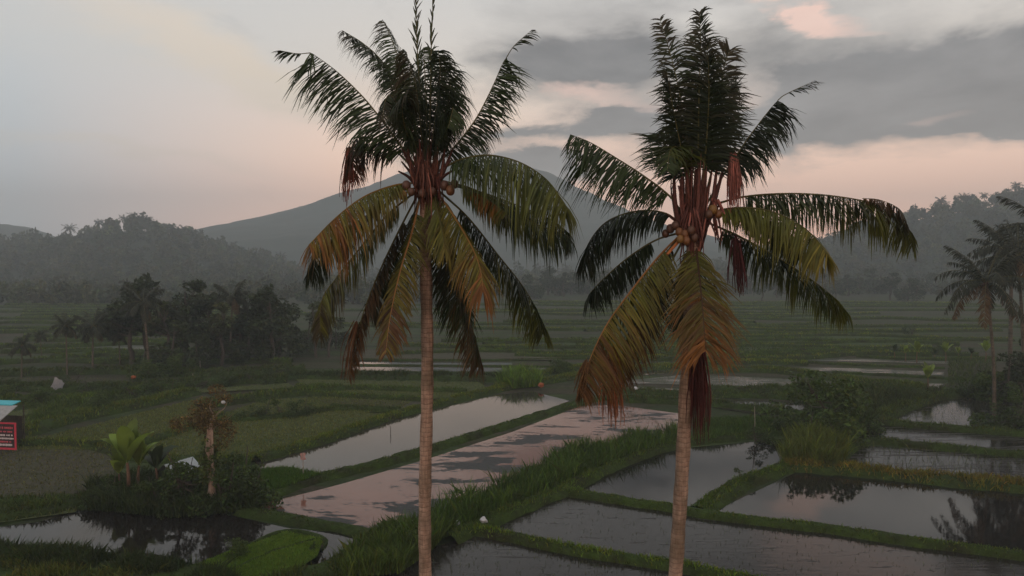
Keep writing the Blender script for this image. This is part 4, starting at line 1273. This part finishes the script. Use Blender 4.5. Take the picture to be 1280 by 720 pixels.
# misty treeline across the valley floor
GV = "misty treeline across the valley"
vx = sorted([430 + 18.0 * i + random.uniform(-6, 6) for i in range(45)])
vis = []
for i, x in enumerate(vx):
    by = random.uniform(367, 377)
    hgt = random.uniform(16, 34) + (10 if 655 < x < 700 or 1060 < x < 1140 else 0)
    pr = random.choice([tA, tB, tC, tC, tB, tD])
    tree_at(pr, x, by, by - hgt, {tA: 14, tB: 13, tC: 10, tD: 12}[pr], f"{ordinal(i)} tree from the dark clump along the misty valley treeline", GV, 1.25)

# skylines of the two hills
GS1, GS2 = "trees on the ridge of the near hill", "trees on the ridge of the misty far hill"


def sky_row(hill, D, xs_, group, what, scl, palms):
    k = 0
    for i, x in enumerate(xs_):
        y = D + random.uniform(-14, 6)
        X = (x - 640) / F * y
        z = hill(X, y)
        is_p = i in palms
        pr = random.choice([pA, pB]) if is_p else random.choice([tA, tB, tC, tD])
        H = {pA: 14, pB: 11, tA: 14, tB: 13, tC: 10, tD: 12}[pr]
        h = random.uniform(*scl) * (1.25 if is_p else 1)
        s_ = h / H
        nm = "palm" if is_p else "tree"
        place(pr, (X, y, z - .5), random.uniform(0, 6.28), f"hazy {nm}, {ordinal(i)} along the skyline of the {what}", group, (s_ * 1.2, s_ * 1.2, s_))


xsL = sorted([-8 + 12.5 * i + random.uniform(-4, 4) for i in range(36)])
sky_row(hillL, 700, xsL, GS1, "near wooded hill", (9, 14.5), {3, 8, 10, 11, 13, 14, 16, 19, 24, 29})
xsR = sorted([905 + 12.0 * i + random.uniform(-4, 4) for i in range(34)])
sky_row(hillR, 690, xsR, GS2, "misty far hill", (8.5, 14), {15, 17, 20, 22, 23, 25, 27, 28, 30, 32})

# the rest of the woods on the hills reads as one mass
def crown_proto(seed, n=130, leaf=1.5):
    r = np.random.default_rng(seed)
    lob = []
    for i in range(6):
        a = r.uniform(0, 6.28)
        lob.append((math.cos(a) * r.uniform(.6, 2.4), math.sin(a) * r.uniform(.6, 2.4), r.uniform(2.5, 7.5), r.uniform(1.3, 2.3)))
    b = MB()
    P = lobes_points(r, lob, n)
    leaf_quads(b, P, leaf * np.exp(r.normal(size=len(P)) * .25), greens(len(P), (1, 1, 1), r, .25), r, asp=.7)
    tube(b, [(0, 0, -1), (.1, 0, 3), (0, .1, 6)], [.25, .18, .08], 5, (1.6, 1.4, 1.3))
    return b


protos = [crown_proto(60 + i) for i in range(7)]


def wood(hill, D, xr, yr, n, seed):
    r = np.random.default_rng(seed)
    b = MB()
    done = 0
    while done < n:
        y = r.uniform(yr[0] ** .5, yr[1] ** .5) ** 2
        px = r.uniform(*xr)
        x = (px - 640) / F * y
        z = hill(x, y)
        if z < .2 and r.uniform() < .6:
            done += 1
            continue
        s_ = r.uniform(.65, 1.25) * min(1.6, max(.9, y / 440))
        a = r.uniform(0, 6.28)
        M = np.eye(4)
        M[:3, :3] = np.array([[math.cos(a), -math.sin(a), 0], [math.sin(a), math.cos(a), 0], [0, 0, 1]]) * s_
        M[2, :3] *= r.uniform(.8, 1.3)
        M[:3, 3] = (x, y, z - .8)
        k = np.exp(r.normal() * .28)
        cm = np.array([.026 * k * r.uniform(.85, 1.35), .033 * k, .017 * k])
        b.merge(protos[r.integers(len(protos))], M, cm)
        done += 1
    b.obj("forest", M_LEAF, kind="stuff")


wood(hillL, 700, (-60, 560), (262, 708), 2300, 1)
wood(hillR, 690, (600, 1340), (345, 700), 2300, 2)

# ------------------------------------------------------------------ banana plants
def banana(label, seed, H=3.2, nl=7, col=(.13, .185, .028), spread=1.0):
    r = np.random.default_rng(seed)
    root = thing("banana_plant", label, "banana plant", (0, 0, 0))
    st = MB()
    C, _ = spline([(0, 0, -.2), (.05, 0, H * .3), (0, .05, H * .55)], 8)
    tube(st, C, np.linspace(.13, .07, 8), 8, (.12, .07, .045))
    st.obj("stem", M_SHEATH, root, smooth=True)
    for i in range(nl):
        a = i * 2.399 + r.normal() * .3
        e = r.uniform(.95, 1.5)
        L = H * r.uniform(.5, .78)
        d = np.array([math.cos(a) * math.cos(e), math.sin(a) * math.cos(e), math.sin(e)])
        pos = [C[-1] + np.array([0, 0, -.1])]
        for k in range(11):
            d = nrm(d + np.array([0, 0, -1.0]) * (.02 + .014 * k) * spread)
            pos.append(pos[-1] + d * L / 11)
        P = np.array(pos)
        T = nrm(np.gradient(P, axis=0))
        Sd = nrm(np.cross(T, (0, 0, 1.0)))
        U = np.cross(Sd, T)
        t = np.linspace(0, 1, 12)
        w_ = .44 * H / 3.2 * np.clip(np.sin(np.clip((t - .12) / .88, 0, 1) * math.pi) ** .55, .03, 1) * (1 - .15 * r.uniform(size=12))
        b = MB()
        k_ = np.exp(r.normal() * .25)
        V = np.stack([P - Sd * w_[:, None] + U * (w_ * .3)[:, None], P, P + Sd * w_[:, None] + U * (w_ * .3)[:, None]], 1)
        idx_ = np.arange(36).reshape(12, 3)
        q = np.stack([idx_[:-1, :-1], idx_[1:, :-1], idx_[1:, 1:], idx_[:-1, 1:]], -1).reshape(-1, 4)
        b.add(V.reshape(-1, 3), q, tuple(c * k_ for c in col))
        b.obj("leaf", M_BANANA, root, smooth=True)
    return root


b1 = banana("x", 1, 3.6)
b2 = banana("x", 2, 3.0, 8, (.035, .055, .016), 1.4)


def plant_at(pr, px, by, ty, H, rz, label, group):
    p = gp(px, by)
    z = at(px, ty, p[1])[2]
    return place(pr, (p[0], p[1], 0.0), rz, label, group, z / H)


GB = "banana plants"
plant_at(b1, 160, 624, 546, 3.4, .5, "bright green banana plant with upright leaves, tallest on the pond island", GB)
plant_at(b1, 150, 620, 572, 3.4, 2.4, "short banana plant leaning at the island's outer edge", GB)
plant_at(b1, 174, 618, 556, 3.4, 4.1, "banana plant between the tallest one and the pale shelter roof", GB)
plant_at(b2, 196, 614, 562, 3.0, 1.0, "darker banana plant beside the pale shelter roof", GB)
plant_at(b1, 1160, 490, 460, 3.4, 1.3, "yellow green banana plant with drooping leaves alone on the far paddy bank", GB)
for i, x in enumerate([1118, 1132, 1146, 1168, 1182, 1198, 1214, 1232]):
    plant_at(b1 if i % 3 else b2, x, 449 + (i * 37 % 5), 430 + (i * 53 % 7), 3.4, i * 1.7, f"{ordinal(i)} banana plant in the hazy row leading to the corner palms", "row of hazy banana plants")

# ------------------------------------------------------------------ shrubs
GSH = "shrubs on banks and islands"
SH = [(sA, 228, 629, 554, 'dark shrub just beyond the pale shelter roof corner'), (sA, 302, 629, 548, 'tall dark shrub on the lawn side of the dead trunk'), (sA, 279, 631, 558, 'dark shrub leaning on the open side of the dead trunk'), (sA, 140, 628, 583, 'dark shrub hiding the foot of the short banana plant'), (sA, 190, 631, 580, 'dark shrub between the bananas and the shelter'),
      (sA, 122, 632, 598, "dark shrub at the outer edge of the pond island"), (sA, 205, 636, 586, "dark shrub below the pale shelter roof"), (sA, 226, 626, 566, "dense dark shrub beside the pale dead trunk"), (sA, 248, 629, 542, "tall leafy shrub reaching up beside the pale dead trunk"),
      (sA, 292, 632, 556, "rounded dark shrub on the trunk's open water side"), (sA, 310, 630, 576, "low dark shrub at the island tip by the lawn"), (sA, 180, 634, 612, "low dark shrub under the banana plants"), (sA, 270, 640, 605, "low dark shrub at the foot of the dead trunk"),
      (sA, 130, 560, 540, "sparse dark shrub behind the banana plants"),
      (sB, 1028, 545, 460, "large dark bush on the crossing of two paddy banks"), (sA, 1056, 535, 474, "dark shrub joined to the large bush"), (sA, 1006, 552, 500, "dark shrub in front of the large bush"), (sB, 1045, 556, 520, "grassy shrub at the foot of the large bush"), (sA, 985, 545, 508, "low dark shrub by the pink pond patch"),
      (sA, 1268, 536, 478, "dark shrub below the corner palms"), (sA, 1292, 530, 470, "dark shrub cut by the picture edge"), (sB, 1240, 500, 462, "shrub behind the slender corner palm"), (sA, 1215, 496, 470, "low shrub beyond the dark corner paddy"),
      (sA, 330, 520, 492, "one end of the dark mound of brush in the field"), (sA, 355, 520, 488, "crest of the dark mound of brush in the field"), (sA, 382, 518, 494, "open end of the dark mound of brush in the field"),
      (sB, 222, 470, 440, "pale green shrub at the foot of the dark clump"), (sB, 184, 474, 448, "bright shrub below the yellowing palm"), (sA, 250, 486, 462, "dark shrub on the weedy bank"), (sA, 285, 480, 456, "dark shrub in front of the slim pale tree"), (sA, 320, 478, 452, "dark shrub below the rounded tree"), (sA, 345, 472, 448, "dark shrub under the last tree of the clump"),
      (sA, 170, 496, 468, "dark shrub on the bank above the long field"), (sA, 210, 494, 470, "second dark shrub on the bank above the long field"), (sB, 20, 500, 476, "yellow green shrub behind the banner stall"), (sB, 50, 506, 486, "weedy shrub between the stall and the white bag"), (sA, 110, 494, 468, "dark shrub beside the white bag"), (sB, 130, 510, 488, "mid green shrub at the start of the long grass bank"), (sA, 90, 480, 455, "dark shrub at the leaning palm's foot"), (sA, 5, 486, 462, "dark shrub at the picture edge above the stall"),
      (sA, 655, 478, 462, "bright low shrub past the end of the long pond"), (sB, 700, 466, 448, "pale shrub on the bend of the green bank"), (sA, 560, 477, 466, "dark shrub on the thick hedge bank"), (sA, 600, 478, 468, "dark shrub at the end of the thick hedge bank"), (sA, 500, 476, 467, "dark shrub midway along the thick hedge bank"), (sA, 470, 476, 468, "dark shrub at the beginning of the thick hedge bank"),
      (sA, 1138, 418, 400, "lone hazy round bush on the far terraces"), (sB, 1180, 440, 425, "hazy bush before the banana row"), (sA, 965, 445, 436, "small hazy bush on a terrace edge"), (sA, 700, 440, 428, "hazy bush on the far terraces behind the green bank"), (sB, 1150, 500, 484, "low bush on the bank below the lone banana plant"),
      (sA, 1208, 606, 588, "small dark bush alone on the wide green bank"), (sB, 297, 700, 672, "small bright sapling on the edge of the green nursery bed"), (sB, 520, 690, 655, "leafy shrub at the start of the tall grass hedge"), (sB, 645, 632, 612, "pale leafy shrub in the tall grass hedge"), (sA, 470, 700, 672, "shrub beside the small pink pool"), (sA, 398, 690, 680, "low shrub at the corner of the nursery bed"),
      (sA, 930, 604, 578, "twiggy shrub leaning over the corner of the calm pond"), (sA, 945, 555, 520, "thin shrub on the bank behind the calm pond")]
for pr, x, b, t_, lab in SH:
    sq = 1.0
    if b - t_ < 30 and b > 460 and b < 600:
        sq = 1.5
    tree_at(pr, x, b, t_, {sA: 3.0, sB: 2.4}[pr], lab, GSH, sq)

# ------------------------------------------------------------------ dead tree on the island
p = gp(263, 637)
dt = thing("dead_tree", "pale dead trunk wrapped in vines, thin rusty foliage, on the pond island", "tree", (p[0], p[1], 0))
D_ = p[1]
o0 = np.array([p[0], p[1], 0])
b = MB()
C, _ = spline([at(263, 637, D_) - o0 + [0, 0, -.2], at(265, 600, D_) - o0, at(261, 560, D_) - o0, at(265, 524, D_) - o0], 20)
tube(b, C, np.linspace(.27, .17, 20) * (1 + .12 * np.sin(np.arange(20) * 2.1)), 10)
b.obj("trunk", M_PALEBARK, dt, smooth=True)
for pts in ([(264, 540), (270, 533), (279, 528), (290, 519)], [(262, 536), (256, 530), (243, 527), (232, 518)], [(265, 530), (267, 519), (262, 510), (264, 500)], [(265, 528), (272, 517), (281, 510), (284, 502)]):
    b = MB()
    C, _ = spline([at(x, y, D_) - o0 for x, y in pts], 8)
    tube(b, C, np.linspace(.06, .012, 8), 6)
    b.obj("branch", M_PALEBARK, dt, smooth=True)
r = np.random.default_rng(77)
b = MB()
P = lobes_points(r, [(r.normal() * .95, r.normal() * .7, 5.9 + r.normal() * .75, r.uniform(.35, .95)) for q in range(16)], 3200)
leaf_quads(b, P + (C[-1] - C[-1]) + np.array([.3, 0, 0]), .24, greens(len(P), (.060, .040, .020), r, .45), r, asp=.3)
b.obj("crown", M_LEAF, dt)
b = MB()
zz = 3.0 + r.normal(size=500) * .8
aa = r.uniform(0, 6.28, 500) * .9
rr_ = .22 + np.abs(r.normal(size=500)) * .28
leaf_quads(b, np.stack([np.cos(aa) * rr_, np.sin(aa) * rr_, zz], 1), .3, greens(500, (.032, .044, .014), r), r)
b.obj("vine", M_LEAF, dt)
b = MB()
for q in range(12):
    a = r.uniform(0, 6.28)
    c0 = np.array([.12 + .15 * math.cos(a), -.25, 5.6 + r.normal() * .2])
    tube(b, [c0, c0 + [.08, -.05, -.6], c0 + [.1, 0, -1.2 - r.uniform(0, .8)]], [.05, .04, .01], 4, (.32, .24, .19))
b.obj("dead_leaf", M_SHEATH, dt)


def crumple(name, px, py, s, label, cat, mat, dz=.15, ground_y=None):
    r_ = np.random.default_rng(int(px))
    p_ = gp(px, ground_y or py)
    z_ = at(px, py, p_[1])[2] if ground_y else dz
    b_ = MB()
    nu, nv = 9, 7
    V_ = []
    for i in range(nu):
        for j in range(nv):
            th, ph = math.pi * i / (nu - 1), 2 * math.pi * j / nv
            q = Vector((math.sin(th) * math.cos(ph), math.sin(th) * math.sin(ph), math.cos(th) * .8))
            k = 1 + .5 * mnoise.noise(q * 1.7 + Vector((px, 0, 0)))
            V_.append(tuple(q * k * s))
    q = [(i * nv + j, i * nv + (j + 1) % nv, (i + 1) * nv + (j + 1) % nv, (i + 1) * nv + j) for i in range(nu - 1) for j in range(nv)]
    b_.add(V_, q)
    o = b_.obj(name, mat, loc=(p_[0], p_[1], z_))
    return tag(o, label, cat)


M_ORANGE = mat_plain("orange_cloth", (.24, .07, .025), .7, .2, 5)
crumple("plastic_bag", 281, 503, .14, "white scrap of plastic caught on top of the dead tree", "plastic bag", M_WHITE, ground_y=637)
crumple("plastic_bag", 604, 660, .24, "flat white bag lying on the bank under the tall grass", "plastic bag", M_WHITE, .45)
crumple("plastic_bag", 572, 663, .18, "small white bag at the foot of the tall grass hedge", "plastic bag", M_WHITE, .45)
crumple("sack", 676, 487, .4, "small orange sack on the bank at the far end of the long pond", "sack", M_ORANGE, .6)
crumple("sack", 167, 480, .3, "dull orange sack among the weeds below the dark clump", "sack", M_ORANGE, .9)
crumple("plastic_bag", 795, 491, .32, "pale bag at the edge of the far flooded paddy", "plastic bag", M_WHITE, .5)

# white sheet leaning in the weeds
b = MB()
V_ = []
for i in range(7):
    for j in range(5):
        V_.append(((i / 6 - .5) * 1.2 + j * .16, .12 * math.sin(i * 1.3 + j), (j / 4) * 1.3 - i * .12 + .1 * math.sin(i * 2.0)))
idx_ = np.arange(35).reshape(7, 5)
q = np.stack([idx_[:-1, :-1], idx_[1:, :-1], idx_[1:, 1:], idx_[:-1, 1:]], -1).reshape(-1, 4)
b.add(V_, q)
V2 = [(x, y + .05, z) for x, y, z in V_]
b.add(V2, q[:, ::-1])
p = gp(69, 490)
M_SHEETM = mat_plain("grey_sheet_plastic", (.26, .26, .27), .6, .2, 5)
tag(b.obj("tarpaulin", M_SHEETM, loc=(p[0], p[1], .6), smooth=True), "white plastic sheet standing crumpled in the weeds above the long field", "sheet")

# shelter with a pale roof hidden behind the banana plants
p = gp(224, 608)
hut = thing("field_shelter", "small field shelter with a pale tin roof among shrubs on the pond island", "shelter", (p[0], p[1], 0), rad(62), None, .68)
M_TIN = mat_plain("pale_tin_roof", (.30, .33, .345), .45, .18, 3, .3)
b = MB()
wv = 16
for sgn in (-1, 1):
    V_ = []
    for i in range(wv + 1):
        x = -1.7 + 3.4 * i / wv
        dzv = .03 * (i % 2)
        V_ += [(x, 0, 2.75 + dzv), (x, sgn * 1.5, 1.75 + dzv)]
    q = np.array([(2 * i, 2 * i + 1, 2 * i + 3, 2 * i + 2) for i in range(wv)])
    b.add(V_, q if sgn < 0 else q[:, ::-1])
    b.add([(x, y, z - .04) for x, y, z in V_], q if sgn > 0 else q[:, ::-1])
b.obj("roof", M_TIN, hut)
for sx in (-1.5, 1.5):
    for sy in (-1.25, 1.25):
        b = MB()
        tube(b, [(sx, sy, 0), (sx, sy, 1.88)], [.06, .05], 8)
        b.obj("post", M_BARK, hut)

# poles
M_POLE = mat_plain("weathered_wood", (.30, .26, .22), .8, .2, 6)
M_RAG = mat_plain("faded_pink_cloth", (.42, .24, .22), .8, .2, 6)
p = gp(379, 600)
pl = thing("scarecrow_pole", "thin pole with a faded pink rag tied at its top, between the two long ponds", "pole", (p[0], p[1], .3))
b = MB()
hh_ = at(379, 566, p[1])[2] - .3
tube(b, [(0, 0, -.3), (0, 0, hh_)], [.035, .03], 6)
b.obj("pole", M_POLE, pl)
b = MB()
V_ = [(x * (.17 + .04 * math.sin(z * 9)), .05 * math.sin(x * 3 + z * 5), hh_ - .02 - z * .5) for z in np.linspace(0, 1, 6) for x in np.linspace(-1, 1, 5)]
idx_ = np.arange(30).reshape(6, 5)
q = np.stack([idx_[:-1, :-1], idx_[1:, :-1], idx_[1:, 1:], idx_[:-1, 1:]], -1).reshape(-1, 4)
b.add(V_, q)
b.add([(x, y + .03, z) for x, y, z in V_], q[:, ::-1])
b.obj("rag", M_RAG, pl, smooth=True)


def stick(px, by, ty, label, w=.03, mat=M_POLE):
    p_ = gp(px, by)
    h = at(px, ty, p_[1])[2]
    b_ = MB()
    C_, _ = spline([(0, 0, -.3), (.03, 0, h * .5), (-.02, .02, h)], 8)
    tube(b_, C_, np.linspace(w, w * .7, 8), 6)
    tag(b_.obj("stick", mat, loc=(p_[0], p_[1], 0)), label, "stick", "thin sticks in the fields")


stick(488, 543, 532, "short dark stick standing in the long pond", .04, M_BARK)
stick(943, 548, 508, "thin pale stick on the bank behind the calm pond")
stick(250, 463, 447, "pale stick with white top below the dark clump", .05)
stick(241, 474, 467, "short pale peg in the weeds below the dark clump", .05)
stick(540, 478, 462, "thin stick on the thick hedge bank", .04)

# stall with a red banner at the picture edge
p = gp(9, 561)
st = thing("roadside_stall", "small stall with a teal and grey roof behind a red banner", "stall", (p[0] - .5, p[1], 0), rad(-8))
M_TEAL = mat_plain("teal_paint", (.05, .36, .42), .5, .15, 4)
M_GREY = mat_plain("grey_sheet_roof", (.26, .26, .26), .7, .25, 3)


def box(b_, c, s_, col=(1, 1, 1), rot=None):
    V_ = np.array([(x, y, z) for z in (-.5, .5) for x, y in ((-.5, -.5), (.5, -.5), (.5, .5), (-.5, .5))]) * s_
    if rot is not None:
        V_ = V_ @ np.array(Matrix.Rotation(rot[0], 3, rot[1])).T
    b_.add(V_ + np.array(c), [(3, 2, 1, 0), (4, 5, 6, 7), (0, 1, 5, 4), (1, 2, 6, 5), (2, 3, 7, 6), (3, 0, 4, 7)], col)


b = MB()
box(b, (0, -.5, 3.25), (2.6, 2.0, .06), rot=(rad(28), "X"))
b.obj("roof", M_GREY, st)
b = MB()
box(b, (-.2, .75, 3.85), (2.1, .9, .08), rot=(rad(12), "X"))
b.obj("roof_cap", M_TEAL, st)
for sx in (-1.2, 1.2):
    for sy in (-1.2, 1.1):
        b = MB()
        tube(b, [(sx, sy, -.2), (sx, sy, 2.75 if sy < 0 else 3.6)], [.06, .05], 8)
        b.obj("post", M_BARK, st)
b = MB()
box(b, (0, 1.0, 1.4), (2.3, .06, 2.6))
b.obj("back_wall", M_BARK, st)
M_RED = mat_plain("red_banner_edge", (.42, .035, .06), .6, .15, 4)
M_BLACK = mat_plain("dark_banner_print", (.03, .018, .02), .6, .2, 4)
M_PRINT = mat_plain("white_print", (.5, .45, .45), .6, .1, 4)
M_PINKP = mat_plain("red_print", (.40, .07, .09), .6, .1, 4)
bn = thing("banner", "dark banner with red border and rows of white print, on the stall front", "banner", (p[0] + .55, p[1] - 1.42, .35), rad(-8))
b = MB()
box(b, (0, 0, 1.15), (2.9, .03, 2.25))
b.obj("panel", M_BLACK, bn)
b = MB()
for c, s_ in (((0, -.03, 2.24), (3.0, .05, .12)), ((0, -.03, .08), (3.0, .05, .16)), ((1.42, -.03, 1.16), (.16, .05, 2.04)), ((-1.42, -.03, 1.16), (.16, .05, 2.04))):
    box(b, c, s_)
b.obj("border", M_RED, bn)
for mt_, rows in ((M_PINKP, ((1.85, .2), (1.52, .13), (.66, .14))), (M_PRINT, ((1.22, .15), (.94, .15), (.40, .2)))):
    b = MB()
    for zz_, hh_ in rows:
        x = -1.22
        rr_ = random.Random(int(zz_ * 100))
        while x < 1.1:
            w_ = rr_.uniform(.06, .16)
            box(b, (x + w_ / 2, -.022, zz_), (w_, .012, hh_ * rr_.uniform(.7, 1)))
            x += w_ + rr_.choice([.03, .03, .04, .12])
    b.obj("lettering", mt_, bn)

# ------------------------------------------------------------------ render settings
S.render.engine = "CYCLES"
S.view_settings.view_transform = "Standard"
S.view_settings.look = "None"
S.view_settings.exposure = 0.0
S.view_settings.gamma = 1.0
S.view_settings.use_curve_mapping = False
S.cycles.use_denoising = True
S.cycles.denoiser = "OPENIMAGEDENOISE"
S.cycles.max_bounces = 8
S.cycles.diffuse_bounces = 3
S.cycles.glossy_bounces = 3
S.cycles.transmission_bounces = 4
S.cycles.volume_bounces = 1
S.cycles.transparent_max_bounces = 8
S.cycles.caustics_reflective = False
S.cycles.caustics_refractive = False
